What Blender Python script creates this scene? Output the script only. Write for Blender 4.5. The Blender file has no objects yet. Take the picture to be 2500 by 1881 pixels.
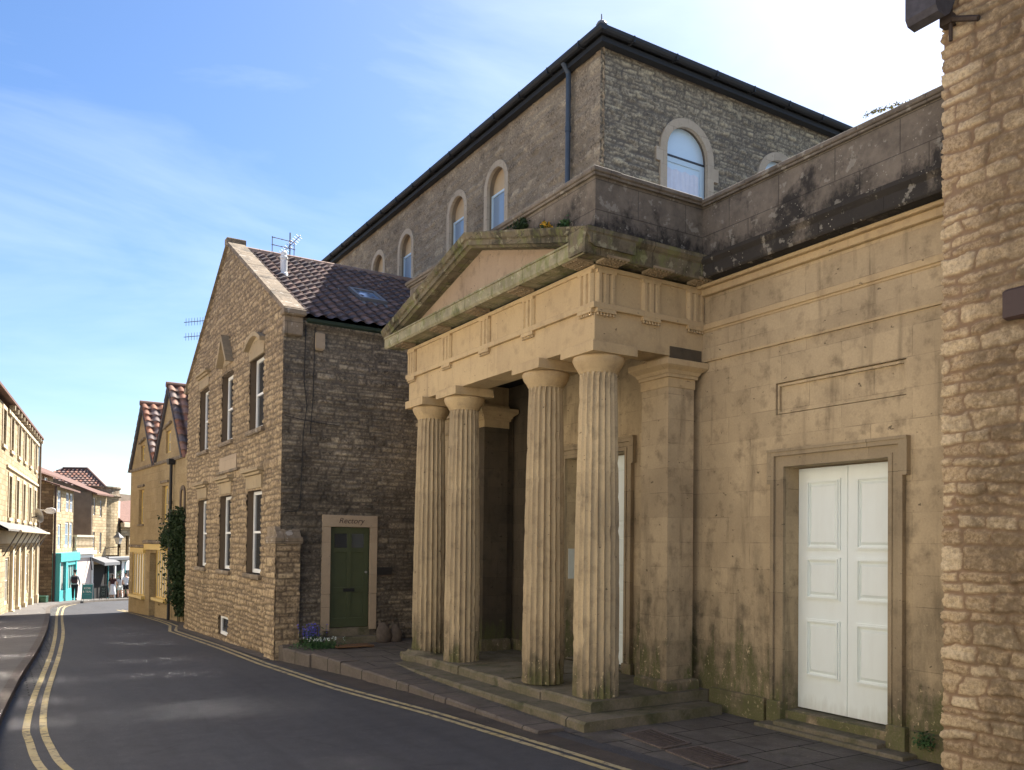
import bpy, math, random
import numpy as np
from mathutils import Vector, Matrix
from mathutils.geometry import tessellate_polygon
R=math.radians
random.seed(7)
sc=bpy.context.scene
# ------------------------------------------------------------------ camera
EYE=2.1
yaw,pitch,roll=R(31.43),R(1.2),R(0.65)
F0=Vector((math.sin(yaw),math.cos(yaw),0)); R0=Vector((math.cos(yaw),-math.sin(yaw),0)); U0=Vector((0,0,1))
Fw=F0*math.cos(pitch)+U0*math.sin(pitch); U1=U0*math.cos(pitch)-F0*math.sin(pitch)
Rt=R0*math.cos(roll)+U1*math.sin(roll); Up=U1*math.cos(roll)-R0*math.sin(roll)
cam=bpy.data.cameras.new('camera'); camo=bpy.data.objects.new('camera',cam); sc.collection.objects.link(camo)
m=Matrix.Identity(4)
for i in range(3):
    m[i][0]=Rt[i]; m[i][1]=Up[i]; m[i][2]=-Fw[i]
m[0][3],m[1][3],m[2][3]=0,0,EYE
camo.matrix_world=m
cam.sensor_width=36; cam.lens=2060/2500*36; cam.shift_y=(1286-940.5)/2500
cam.clip_start=0.05; cam.clip_end=3000
sc.camera=camo
# ------------------------------------------------------------------ light
SUN=Vector((1,.45,1.21)).normalized()
az=math.atan2(SUN.x,SUN.y); el=math.asin(SUN.z)
w=bpy.data.worlds.new('World'); sc.world=w; w.use_nodes=True
nt=w.node_tree; nt.nodes.clear()
out=nt.nodes.new('ShaderNodeOutputWorld'); bg=nt.nodes.new('ShaderNodeBackground')
sky=nt.nodes.new('ShaderNodeTexSky'); sky.sky_type='NISHITA'; sky.sun_disc=False
sky.sun_elevation=el; sky.sun_rotation=az; sky.air_density=1.0; sky.dust_density=.9; sky.ozone_density=2.2
tc=nt.nodes.new('ShaderNodeTexCoord'); mp=nt.nodes.new('ShaderNodeMapping'); mp.inputs['Scale'].default_value=(1.2,2.0,5.5); mp.inputs['Rotation'].default_value=(0.1,0.25,0.6)
nz=nt.nodes.new('ShaderNodeTexNoise'); nz.inputs['Scale'].default_value=1.5; nz.inputs['Detail'].default_value=7; nz.inputs['Roughness'].default_value=.55; nz.inputs['Distortion'].default_value=.5
cr=nt.nodes.new('ShaderNodeValToRGB'); cr.color_ramp.elements[0].position=.40; cr.color_ramp.elements[1].position=.85
cr.color_ramp.elements[1].color=(.34,.34,.34,1)
mx=nt.nodes.new('ShaderNodeMix'); mx.data_type='RGBA'; mx.inputs[7].default_value=(8.6,9.2,10.0,1)
nt.links.new(tc.outputs['Generated'],mp.inputs['Vector']); nt.links.new(mp.outputs[0],nz.inputs['Vector']); nt.links.new(nz.outputs['Fac'],cr.inputs[0])
hs=nt.nodes.new('ShaderNodeHueSaturation'); hs.inputs['Saturation'].default_value=1.22; hs.inputs['Hue'].default_value=.505; hs.inputs['Value'].default_value=1.08; nt.links.new(sky.outputs[0],hs.inputs['Color'])
nt.links.new(cr.outputs[0],mx.inputs[0]); nt.links.new(hs.outputs[0],mx.inputs[6]); nt.links.new(mx.outputs[2],bg.inputs[0])
nt.links.new(bg.outputs[0],out.inputs[0]); bg.inputs[1].default_value=.06
sl=bpy.data.lights.new('sun','SUN'); sl.energy=5.0; sl.angle=R(.5); sl.color=(1,.95,.87)
so=bpy.data.objects.new('sun',sl); sc.collection.objects.link(so); so.rotation_euler=SUN.to_track_quat('Z','Y').to_euler(); so.location=(0,0,60)
sc.view_settings.view_transform='Standard'; sc.view_settings.look='None'; sc.view_settings.gamma=1
sc.view_settings.exposure=1.72
sc.cycles.use_denoising=True; sc.cycles.max_bounces=7; sc.cycles.diffuse_bounces=5; sc.cycles.glossy_bounces=3; sc.cycles.caustics_reflective=True; sc.cycles.blur_glossy=0; sc.cycles.sample_clamp_indirect=35; sc.cycles.caustics_refractive=False
# ------------------------------------------------------------------ node helper
class N:
    def __init__(s,name):
        s.m=bpy.data.materials.new(name); s.m.use_nodes=True; s.t=s.m.node_tree; s.t.nodes.clear()
        s.o=s.n('ShaderNodeOutputMaterial'); s.b=s.n('ShaderNodeBsdfPrincipled'); s.l(s.b.outputs[0],s.o.inputs[0])
    def n(s,t,**k):
        x=s.t.nodes.new(t)
        for a,v in k.items(): setattr(x,a,v)
        return x
    def l(s,a,b): s.t.links.new(a,b)
    def set(s,sock,v):
        if isinstance(v,bpy.types.NodeSocket): s.l(v,sock)
        elif v is not None:
            if isinstance(v,(tuple,list)) and len(v)==3 and sock.type=='RGBA': v=(*v,1)
            sock.default_value=v
    def uv(s): 
        if not hasattr(s,'_uv'): s._uv=s.n('ShaderNodeUVMap').outputs[0]
        return s._uv
    def pos(s):
        if not hasattr(s,'_p'): s._p=s.n('ShaderNodeNewGeometry').outputs['Position']
        return s._p
    def z(s):
        x=s.n('ShaderNodeSeparateXYZ'); s.l(s.pos(),x.inputs[0]); return x.outputs[2]
    def map(s,v,scale=(1,1,1),loc=(0,0,0)):
        x=s.n('ShaderNodeMapping'); s.l(v,x.inputs[0]); x.inputs['Scale'].default_value=scale; x.inputs['Location'].default_value=loc; return x.outputs[0]
    def noise(s,v,scale,detail=4,rough=.6,dist=0,col=False):
        x=s.n('ShaderNodeTexNoise'); s.l(v,x.inputs['Vector']); x.inputs['Scale'].default_value=scale; x.inputs['Detail'].default_value=detail; x.inputs['Roughness'].default_value=rough; x.inputs['Distortion'].default_value=dist
        return x.outputs['Color' if col else 'Fac']
    def ramp(s,f,els,interp='LINEAR'):
        x=s.n('ShaderNodeValToRGB'); s.l(f,x.inputs[0]); c=x.color_ramp; c.interpolation=interp
        while len(c.elements)<len(els): c.elements.new(.5)
        for e,(p,v) in zip(c.elements,els):
            e.position=p; e.color=(v,v,v,1) if isinstance(v,(int,float)) else (*v,1)
        return x.outputs[0]
    def mix(s,f,a,b,mode='MIX'):
        x=s.n('ShaderNodeMix',data_type='RGBA',blend_type=mode); s.set(x.inputs[0],f); s.set(x.inputs[6],a); s.set(x.inputs[7],b); return x.outputs[2]
    def math(s,op,a,b=0,c=0):
        x=s.n('ShaderNodeMath',operation=op); s.set(x.inputs[0],a); s.set(x.inputs[1],b); s.set(x.inputs[2],c); return x.outputs[0]
    def mr(s,v,a,b,c=0,d=1):
        x=s.n('ShaderNodeMapRange'); s.set(x.inputs[0],v); x.inputs[1].default_value=a; x.inputs[2].default_value=b; x.inputs[3].default_value=c; x.inputs[4].default_value=d; return x.outputs[0]
    def attr(s,name):
        x=s.n('ShaderNodeAttribute',attribute_name=name); y=s.n('ShaderNodeSeparateColor'); s.l(x.outputs['Color'],y.inputs[0]); return y.outputs
    def brick(s,v,w_,h_,mort=.01,smooth=.1,off=.5,bias=0):
        x=s.n('ShaderNodeTexBrick'); s.l(v,x.inputs['Vector']); x.inputs['Scale'].default_value=1; x.inputs['Brick Width'].default_value=w_; x.inputs['Row Height'].default_value=h_
        x.inputs['Mortar Size'].default_value=mort; x.inputs['Mortar Smooth'].default_value=smooth; x.inputs['Bias'].default_value=bias; x.offset=off
        x.inputs['Color1'].default_value=(0,0,0,1); x.inputs['Color2'].default_value=(1,1,1,1); x.inputs['Mortar'].default_value=(.5,.5,.5,1)
        return x.outputs['Color'],x.outputs['Fac']
    def bump(s,h,strength=.5,dist=.01,prev=None):
        x=s.n('ShaderNodeBump'); s.set(x.inputs['Height'],h); x.inputs['Strength'].default_value=strength; x.inputs['Distance'].default_value=dist
        if prev is not None: s.l(prev,x.inputs['Normal'])
        return x.outputs[0]
    def fin(s,col,rough=.9,normal=None,metal=0,spec=.3):
        s.set(s.b.inputs['Base Color'],col); s.set(s.b.inputs['Roughness'],rough); s.set(s.b.inputs['Metallic'],metal); s.b.inputs['Specular IOR Level'].default_value=spec
        if normal is not None: s.l(normal,s.b.inputs['Normal'])
        return s.m
def plain(name,col,rough=.6,metal=0,var=.12,bump=.15,scale=9,spec=.4):
    n=N(name); f=n.noise(n.pos(),scale,5); c=n.mix(n.mr(f,.3,.7,0,var),col,tuple(x*.35 for x in col))
    return n.fin(c,rough,n.bump(n.noise(n.pos(),scale*5,4),bump,.004),metal,spec)
def mat_rubble(name,cols,mortar,stain=(.03,.025,.02),st=(.55,.8,.0),fsc=22,fa=(.55,.6),spot=None,zb=None,yb=None):
    """stone tint and joints come from the modelled relief ('stone' attribute)"""
    n=N(name); a=n.attr('stone'); base=n.ramp(a[0],cols)
    fine=n.noise(n.pos(),fsc,6,.7); med=n.noise(n.pos(),5,5)
    c=n.mix(n.mr(fine,.35,.7,.0,fa[0]),base,tuple(min(1,x*1.5) for x in cols[-1][1])); c=n.mix(n.mr(fine,.55,.32,0,fa[1]),c,stain)
    c=n.mix(n.math('SUBTRACT',1.0,a[2]),c,mortar)
    big=n.noise(n.map(n.pos(),(1,1,.8)),.55,5,.65)
    if zb: big=n.math('ADD',big,n.mr(n.z(),zb[0],zb[1],-zb[2],0))
    s=n.mr(big,st[0],st[1],0,st[2])
    if yb:
        sp=n.n('ShaderNodeSeparateXYZ'); n.l(n.pos(),sp.inputs[0]); s=n.math('MAXIMUM',s,n.math('MULTIPLY',n.mr(n.math('ADD',sp.outputs[1],n.math('MULTIPLY',n.noise(n.pos(),1.6,5),.9)),yb[0],yb[1],0,.85),n.mr(n.noise(n.pos(),9,5,.7),.35,.55,.3,1)))
    s=n.math('MULTIPLY',s,n.mr(a[1],0,1,.65,1))
    c=n.mix(s,c,stain)
    if spot: c=n.mix(n.mr(n.noise(n.pos(),34,3),.66,.74,0,.8),c,spot)
    nb=n.bump(fine,.7,.012,n.bump(med,.35,.02))
    return n.fin(c,.93,nb)
def mat_rubble_tex(name,cols,mortar,w_=.32,h_=.13,stain=(.05,.04,.03),sa=.5,mort=.014,dist=.05):
    n=N(name); uv=n.uv(); d=n.noise(n.map(uv,(1,1,1)),5,3,col=True)
    x=n.n('ShaderNodeVectorMath',operation='MULTIPLY_ADD'); n.l(d,x.inputs[0]); x.inputs[1].default_value=(dist*1.6,dist,0); n.l(uv,x.inputs[2])
    bc,bf=n.brick(x.outputs[0],w_,h_,mort,.3)
    c=n.ramp(bc,cols); fine=n.noise(n.pos(),16,6,.7); c=n.mix(n.mr(fine,.6,.35,0,.5),c,stain)
    c=n.mix(bf,c,mortar); big=n.noise(n.pos(),.5,5); c=n.mix(n.mr(big,.5,.8,0,sa),c,stain)
    h=n.math('SUBTRACT',fine,n.math('MULTIPLY',bf,.9))
    return n.fin(c,.93,n.bump(h,.9,.03))
def mat_ashlar(name,col,col2,dark,bw=.95,bh=.36,joint=.5,moss=0,stain=.4,top=None,streaks=0):
    n=N(name); uv=n.uv(); p=n.pos()
    d=n.noise(uv,1.3,2,col=True); x=n.n('ShaderNodeVectorMath',operation='MULTIPLY_ADD'); n.l(d,x.inputs[0]); x.inputs[1].default_value=(.012,.006,0); n.l(uv,x.inputs[2])
    bc,bf=n.brick(x.outputs[0],bw,bh,.005,.0,.43)
    big=n.noise(n.map(p,(1,1,.7)),.9,6,.6,.3); med=n.noise(p,4.2,6,.65); fine=n.noise(p,38,5,.7)
    c=n.mix(n.mr(big,.35,.68),col,col2); c=n.mix(n.math('MULTIPLY',n.mr(bc,0,1,-.2,1),.22),c,tuple(min(1,q*1.25) for q in col)); c=n.mix(n.mr(bc,.55,.0,0,.35),c,col2)
    c=n.mix(n.mr(med,.52,.75,0,stain),c,dark)
    sv=n.noise(n.map(p,(3.0,3.0,.35)),1.6,5,.6); c=n.mix(n.mr(sv,.56,.76,0,stain*.9+streaks),c,dark)
    jm=n.mr(n.noise(uv,2.3,4),.42,.62,.08,1); jf=n.math('MULTIPLY',bf,jm); c=n.mix(n.math('MULTIPLY',jf,joint),c,tuple(q*.35 for q in dark))
    pits=n.mr(n.noise(n.map(p,(1,1,1.6)),11,3,.5),.7,.74,0,.75); c=n.mix(pits,c,tuple(q*.5 for q in dark))
    c=n.mix(n.mr(fine,.3,.7,.0,.22),c,dark)
    if moss:
        zz=n.z(); edge=n.math('ADD',zz,n.math('MULTIPLY',n.mr(n.noise(n.map(p,(2.5,2.5,.8)),1.3,6,.65),.3,.7,-1,1),-.55*moss))
        grey=n.mr(edge,.95*moss,.1,0,.85); c=n.mix(n.math('MULTIPLY',grey,n.mr(med,.3,.65,.5,1)),c,(.062,.053,.036))
        g=n.mr(edge,.28*moss,-.08,0,.9); c=n.mix(n.math('MULTIPLY',g,n.mr(fine,.35,.6,.35,1)),c,(.095,.10,.034))
        pale=n.mr(n.noise(p,15,5,.7),.6,.68,0,.7); c=n.mix(n.math('MULTIPLY',pale,n.mr(edge,.9,.3,0,1)),c,tuple(min(1,q*1.2) for q in col))
    h=n.math('SUBTRACT',n.math('MULTIPLY',fine,.35),n.math('ADD',jf,pits))
    return n.fin(c,.9,n.bump(h,.5,.008,n.bump(med,.25,.02)))
def mat_crust(name,base,black,lichen,amt=.55,moss=0,scale=1,zb=None):
    n=N(name); p=n.pos(); a=n.noise(n.map(p,(1,1,.75)),1.7*scale,8,.7,.2); b=n.noise(p,13,6,.7); c=n.mix(n.mr(n.noise(p,3,6,.7),.35,.65),base,tuple(q*.55 for q in base))
    if zb: a=n.math('ADD',a,n.mr(n.z(),zb[0],zb[1],-zb[2],zb[2]))
    c=n.mix(n.mr(a,.62-amt*.28,.66-amt*.12,0,.92),c,black)
    c=n.mix(n.mr(n.noise(p,5.5,5,.6),.60,.64,0,.55),c,lichen)
    v=n.n('ShaderNodeTexVoronoi'); n.l(p,v.inputs['Vector']); v.inputs['Scale'].default_value=17
    c=n.mix(n.math('MULTIPLY',n.mr(v.outputs['Distance'],.16,.12),n.mr(n.noise(p,2.2,3),.5,.6,0,.8)),c,lichen)
    if moss: c=n.mix(n.mr(n.noise(n.map(p,(1,1,.5)),6,5,.7),.5,.62,0,moss),c,(.16,.18,.05))
    uv=n.uv(); bc,bf=n.brick(uv,.9,.42,.006,.1,.4); c=n.mix(n.math('MULTIPLY',bf,.5),c,(.012,.011,.01))
    return n.fin(c,.95,n.bump(n.math('SUBTRACT',b,bf),.8,.014))
M={}
SB=(.50,.352,.205); SB2=(.36,.25,.15)
M['ashlar']=mat_ashlar('bath_stone_ashlar',(.53,.41,.25),(.345,.265,.162),(.115,.086,.052),moss=1.9,stain=.7,joint=.42)
M['column']=mat_ashlar('column_stone',(.54,.425,.26),(.36,.28,.175),(.11,.085,.055),bw=50,bh=1.55,joint=.25,moss=.95,stain=.55)
M['entab']=mat_ashlar('entablature_stone',(.56,.42,.23),(.44,.325,.185),(.22,.155,.09),bw=2.6,bh=3,joint=.4,stain=.5)
M['surround']=mat_ashlar('surround_stone',(.37,.29,.18),(.26,.2,.125),(.09,.07,.046),bw=5,bh=.75,moss=.8,stain=.45,joint=.6)
M['tympanum']=mat_ashlar('tympanum_stone',(.40,.30,.20),(.30,.22,.145),(.12,.09,.06),bw=1.8,bh=3,joint=.25,stain=.6)
M['shade_stain']=mat_ashlar('shade_stained_ashlar',(.12,.093,.06),(.07,.055,.036),(.04,.032,.022),moss=1.3,stain=.6,joint=.4)  # stained stone, darkened further so its colour holds the portico's inner shade
M['crust']=mat_crust('blackened_parapet_stone',(.21,.175,.135),(.028,.025,.022),(.34,.31,.25),.5,zb=(7.2,6.3,.14))
M['crust2']=mat_crust('weathered_cornice_stone',(.20,.165,.105),(.045,.04,.026),(.33,.31,.2),.45,moss=.45)
M['crustg']=mat_crust('algae_fascia_stone',(.36,.32,.2),(.11,.11,.05),(.5,.48,.34),.3,moss=.5)
M['coping']=mat_crust('lichen_coping_stone',(.29,.225,.155),(.11,.092,.07),(.5,.46,.4),.35)
M['frame_stone']=mat_ashlar('door_frame_stone',(.40,.315,.22),(.33,.255,.175),(.17,.13,.09),bw=4,bh=.7,stain=.3,joint=.5)
M['arch_stone']=mat_ashlar('window_arch_stone',(.48,.4,.3),(.4,.33,.24),(.2,.16,.12),bw=.28,bh=.3,stain=.25,joint=.5)
M['blind']=plain('beige_blind',(.52,.39,.24),.8)
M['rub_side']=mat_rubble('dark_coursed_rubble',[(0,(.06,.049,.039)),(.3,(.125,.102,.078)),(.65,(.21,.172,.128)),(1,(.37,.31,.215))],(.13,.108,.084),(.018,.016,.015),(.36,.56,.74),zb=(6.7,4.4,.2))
M['rub_front']=mat_rubble('brown_squared_rubble',[(0,(.14,.10,.062)),(.35,(.23,.165,.1)),(.7,(.32,.235,.14)),(1,(.43,.33,.2))],(.115,.085,.058),(.05,.036,.026),(.5,.8,.5))
M['rub_hall']=mat_rubble('grey_thin_rubble',[(0,(.08,.068,.055)),(.35,(.18,.152,.115)),(.7,(.29,.245,.175)),(1,(.46,.39,.26))],(.13,.11,.088),(.05,.042,.037),(.45,.75,.45))
M['rub_hall2']=mat_rubble('hall_street_rubble',[(0,(.10,.078,.058)),(.4,(.19,.148,.108)),(.8,(.29,.235,.165)),(1,(.42,.345,.24))],(.27,.22,.16),(.06,.047,.037),(.42,.7,.55))
M['rub_pier']=mat_rubble('golden_rubble',[(0,(.26,.175,.095)),(.4,(.37,.26,.145)),(.8,(.46,.345,.20)),(1,(.55,.43,.27))],(.25,.165,.10),(.12,.085,.05),(.56,.72,.5),fsc=26,fa=(.42,.45),yb=(5.5,5.15))
M['rub_far']=mat_rubble_tex('far_gold_rubble',[(0,(.36,.27,.15)),(.5,(.47,.36,.21)),(1,(.58,.46,.28))],(.33,.25,.15),.45,.2,sa=.2,dist=.03)
M['rub_fard']=mat_rubble_tex('far_dark_rubble',[(0,(.17,.12,.075)),(.5,(.27,.19,.12)),(1,(.38,.28,.17))],(.14,.1,.065),.4,.18,sa=.5)
M['render_ochre']=mat_rubble_tex('ochre_render_wall',[(0,(.37,.275,.145)),(.5,(.41,.305,.165)),(1,(.44,.335,.185))],(.36,.27,.14),.45,.3,stain=(.16,.115,.06),sa=.55,mort=.006,dist=.1)
M['cream_render']=plain('cream_painted_render',(.76,.69,.58),.9,var=.08,scale=1)  # facade colour lightened to bounce sun onto the shaded side
M['render_brown']=plain('brown_render',(.22,.17,.125),.9,var=.5,scale=2)
M['pinkwall']=plain('pale_pink_render',(.62,.52,.47),.85,var=.1,scale=2)
M['pale']=plain('pale_stone_trim',(.62,.52,.36),.85,var=.3,scale=6)
M['white']=plain('white_paint',(.78,.78,.76),.5,var=.08)
n=N('white_door_paint'); n_g=n.mr(n.math('ADD',n.z(),n.math('MULTIPLY',n.noise(n.map(n.pos(),(6,6,1)),1.5,5,.7),-.6)),-.15,-.32,0,.28)
M['wpaint']=n.fin(n.mix(n_g,n.mix(n.mr(n.noise(n.map(n.pos(),(3,3,.6)),2,5),.45,.75,0,.22),(.74,.79,.75),(.58,.60,.54)),(.32,.30,.22)),.42,n.bump(n.noise(n.map(n.pos(),(60,60,3)),1.0,3),.12,.002),spec=.4)
M['cream']=plain('cream_window_paint',(.68,.62,.5),.5,var=.1)
M['yellow']=plain('mustard_yellow_paint',(.66,.47,.15),.45,var=.2,scale=6)
M['green']=plain('dark_green_paint',(.058,.070,.034),.42,var=.25,bump=.05,scale=4)
M['teal']=plain('teal_paint',(.06,.37,.37),.45,var=.12)
M['teald']=plain('dark_teal_paint',(.03,.2,.22),.5,var=.1)
M['black']=plain('black_paint',(.012,.012,.013),.5,var=.0)
M['blackin']=plain('interior_shade',(.02,.018,.016),.9)  # near-black base colour standing in for interior shade
M['gutter']=plain('slate_grey_gutter',(.045,.05,.06),.55,var=.3)
M['eaves']=plain('near_black_eaves',(.022,.024,.028),.6,var=.2)
M['pipe']=plain('blue_grey_downpipe',(.055,.075,.105),.5,var=.3)
M['greengut']=plain('dark_green_gutter',(.02,.035,.025),.5)
M['lead']=plain('lead_sheet',(.16,.16,.165),.6,var=.3)
M['slate']=plain('slate_roof',(.07,.07,.075),.7,var=.4,scale=5)
M['brown']=plain('brown_painted_metal',(.06,.035,.028),.5,var=.2)
M['timber']=plain('weathered_eaves_timber',(.085,.078,.085),.85,var=.6,bump=.6,scale=14)
M['metal']=plain('galvanised_metal',(.35,.35,.36),.45,metal=.7)
M['aer']=plain('aerial_metal',(.13,.12,.13),.5,metal=.5)
M['greybox']=plain('dark_green_plastic',(.02,.075,.045),.5)
M['iron']=plain('rusty_iron',(.07,.048,.036),.75,var=.6,bump=.8,scale=25)
M['ironl']=plain('worn_iron_ribs',(.13,.10,.085),.6,var=.7,bump=.6,scale=20)
M['curtain']=plain('pale_curtain',(.68,.72,.82),.9,var=.15,scale=7)
M['paleblue']=plain('pale_blue_frame',(.52,.66,.76),.45,var=.05)
M['skin']=plain('skin',(.5,.3,.21),.6); M['hair']=plain('dark_hair',(.02,.014,.01),.7)
M['shirt_grey']=plain('pale_grey_cloth',(.42,.44,.45),.9); M['cloth_black']=plain('black_cloth',(.018,.017,.02),.9); M['cloth_white']=plain('white_cloth',(.7,.7,.72),.9); M['cloth_dark']=plain('dark_plum_cloth',(.05,.018,.02),.9)
M['sack']=plain('dirty_grey_sack',(.12,.095,.075),.9,var=.6,bump=.8,scale=12)
M['mat']=plain('brown_coir_mat',(.16,.085,.04),.95,var=.4,bump=.9,scale=30)
M['paper']=plain('paper_notice',(.55,.57,.53),.8)
M['lum']=plain('off_white_lamp_housing',(.62,.6,.58),.5)
def glass(name,col,rough=.06):
    n=N(name); return n.fin(col,n.mr(n.noise(n.pos(),1.5,2),.3,.7,rough,rough+.06),n.bump(n.noise(n.pos(),1.1,2),.08,.02),0,.8)
M['glass']=glass('dark_window_glass',(.03,.035,.04)); M['glassb']=glass('sky_coloured_glass',(.22,.30,.40)); M['glassl']=glass('pale_window_glass',(.42,.40,.36)); M['glassw']=glass('sky_pale_arch_glass',(.55,.70,.82),.3)  # sky reflection put into blue and pale-blue base colours; window glass simply paler
n=N('sun_mirror_pane'); M['mirrorglass']=n.fin((.66,.66,.66),.175,metal=.8,spec=.5)  # metallic panes for unseen windows, made to throw sun patches on the road
def mat_tile(name,ramp,dirt=.5,lich=0):
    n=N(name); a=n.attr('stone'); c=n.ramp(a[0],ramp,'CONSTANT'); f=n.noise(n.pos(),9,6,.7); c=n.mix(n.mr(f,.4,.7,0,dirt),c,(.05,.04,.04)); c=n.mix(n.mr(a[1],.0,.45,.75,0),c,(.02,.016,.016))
    if lich: c=n.mix(n.mr(n.noise(n.pos(),6.5,4,.6),.67,.71,0,lich),c,(.42,.42,.40))
    return n.fin(c,.85,n.bump(f,.4,.01))
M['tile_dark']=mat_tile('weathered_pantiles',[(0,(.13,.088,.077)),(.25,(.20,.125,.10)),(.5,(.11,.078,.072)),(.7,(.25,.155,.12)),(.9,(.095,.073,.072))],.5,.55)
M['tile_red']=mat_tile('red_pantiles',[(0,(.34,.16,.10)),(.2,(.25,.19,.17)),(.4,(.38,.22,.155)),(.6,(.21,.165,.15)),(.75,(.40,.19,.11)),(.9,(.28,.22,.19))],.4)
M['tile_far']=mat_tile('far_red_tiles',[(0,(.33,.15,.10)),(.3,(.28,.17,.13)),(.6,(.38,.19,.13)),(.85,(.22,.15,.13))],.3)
M['tile_plain']=plain('plain_red_tile',(.19,.105,.08),.9,var=.6,scale=7)
M['ridge']=plain('pink_ridge_tile',(.33,.22,.165),.9,var=.5,scale=7)
M['canopy']=plain('dirty_grey_canopy',(.22,.2,.18),.8,var=.5,scale=4)
def mat_road():
    n=N('asphalt'); p=n.pos(); g=n.noise(p,90,3,.8); b=n.noise(n.map(p,(1,.35,1)),1.1,5); c=n.mix(n.mr(g,.3,.7),(.026,.026,.029),(.070,.069,.072)); c=n.mix(n.mr(b,.4,.7,0,.45),c,(.034,.03,.031))
    c=n.mix(n.mr(n.noise(p,60,2,.5),.76,.79,0,.8),c,(.28,.26,.22)); cr=n.n('ShaderNodeTexVoronoi',feature='DISTANCE_TO_EDGE'); n.l(n.map(p,(1,1,0)),cr.inputs['Vector']); cr.inputs['Scale'].default_value=.35
    x=n.mr(cr.outputs['Distance'],.0,.008,.5,0); c=n.mix(n.math('MULTIPLY',x,n.mr(b,.5,.6)),c,(.012,.012,.012))
    c=n.mix(n.mr(n.noise(p,4.5,8,.75),.35,.7,0,.5),c,(.085,.082,.083)); tr=n.noise(n.map(p,(2.2,.12,1)),1.0,4); c=n.mix(n.mr(tr,.5,.7,0,.4),c,(.03,.029,.031)); c=n.mix(n.mr(n.noise(p,34,2,.5),.70,.73,0,.55),c,(.16,.15,.14))
    return n.fin(c,.8,n.bump(g,.6,.008),spec=.35)
M['road']=mat_road()
def mat_paving(name,c1,c2,bw,bh,moss=.4,rot=0):
    n=N(name); p=n.pos(); mpn=n.n('ShaderNodeMapping'); n.l(p,mpn.inputs[0]); mpn.inputs['Rotation'].default_value=(0,0,rot)
    bc,bf=n.brick(mpn.outputs[0],bw,bh,.012,.1,.37); a=n.noise(p,2.4,6,.65); f=n.noise(p,30,5,.7)
    c=n.mix(n.mr(a,.35,.65),c1,c2); c=n.mix(n.mr(bc,0,1,0,.4),c,tuple(q*.6 for q in c1)); c=n.mix(n.mr(f,.35,.65,0,.35),c,tuple(q*.4 for q in c2)); c=n.mix(bf,c,(.02,.019,.013))
    c=n.mix(n.mr(n.noise(p,3.4,5,.6),.55,.7,0,moss),c,(.045,.05,.02)); c=n.mix(n.mr(n.noise(p,26,3,.6),.70,.74,0,.6),c,(.3,.27,.22))
    return n.fin(c,.88,n.bump(n.math('SUBTRACT',f,n.math('MULTIPLY',bf,2)),.6,.01,n.bump(a,.3,.03)))
M['flag']=mat_paving('stone_flags',(.15,.13,.112),(.085,.073,.062),.85,.62,.45)
M['kerb']=mat_paving('kerb_stone',(.15,.125,.105),(.10,.082,.068),1.25,30,.35,R(90))
M['step']=mat_paving('mossy_step_stone',(.20,.165,.12),(.11,.10,.055),9,9,.8)
M['pavl']=mat_paving('pale_pavement',(.17,.155,.14),(.13,.118,.108),3.0,3.0,.05)
M['ground']=plain('rough_ground',(.09,.08,.06),.95,var=.5,scale=.5)
M['ypaint']=None
def mat_yellow():
    n=N('worn_yellow_line'); p=n.pos(); a=n.noise(p,7,6,.75); c=n.mix(n.mr(n.noise(p,2,3),.3,.7),(.42,.33,.14),(.37,.31,.19)); c=n.mix(n.mr(a,.50,.62,0,.85),c,(.08,.072,.062)); return n.fin(c,.8,n.bump(n.noise(p,80,3),.3,.004))
M['ypaint']=mat_yellow()
def leafmat(name,c1,c2):
    n=N(name); oi=n.noise(n.pos(),14,3); c=n.mix(n.mr(oi,.35,.65),c1,c2); return n.fin(c,.6,spec=.3)
M['ivy']=leafmat('ivy_leaf',(.012,.028,.010),(.035,.06,.018)); M['leaf']=leafmat('fresh_leaf',(.02,.055,.018),(.05,.11,.035)); M['stem']=plain('stem',(.08,.07,.035))
M['blue']=plain('bluebell_petal',(.12,.10,.5),.6); M['petalw']=plain('white_petal',(.6,.66,.62),.6); M['petaly']=plain('yellow_petal',(.75,.42,.03),.6); M['twig']=leafmat('olive_leaf',(.16,.17,.05),(.24,.22,.09))
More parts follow.
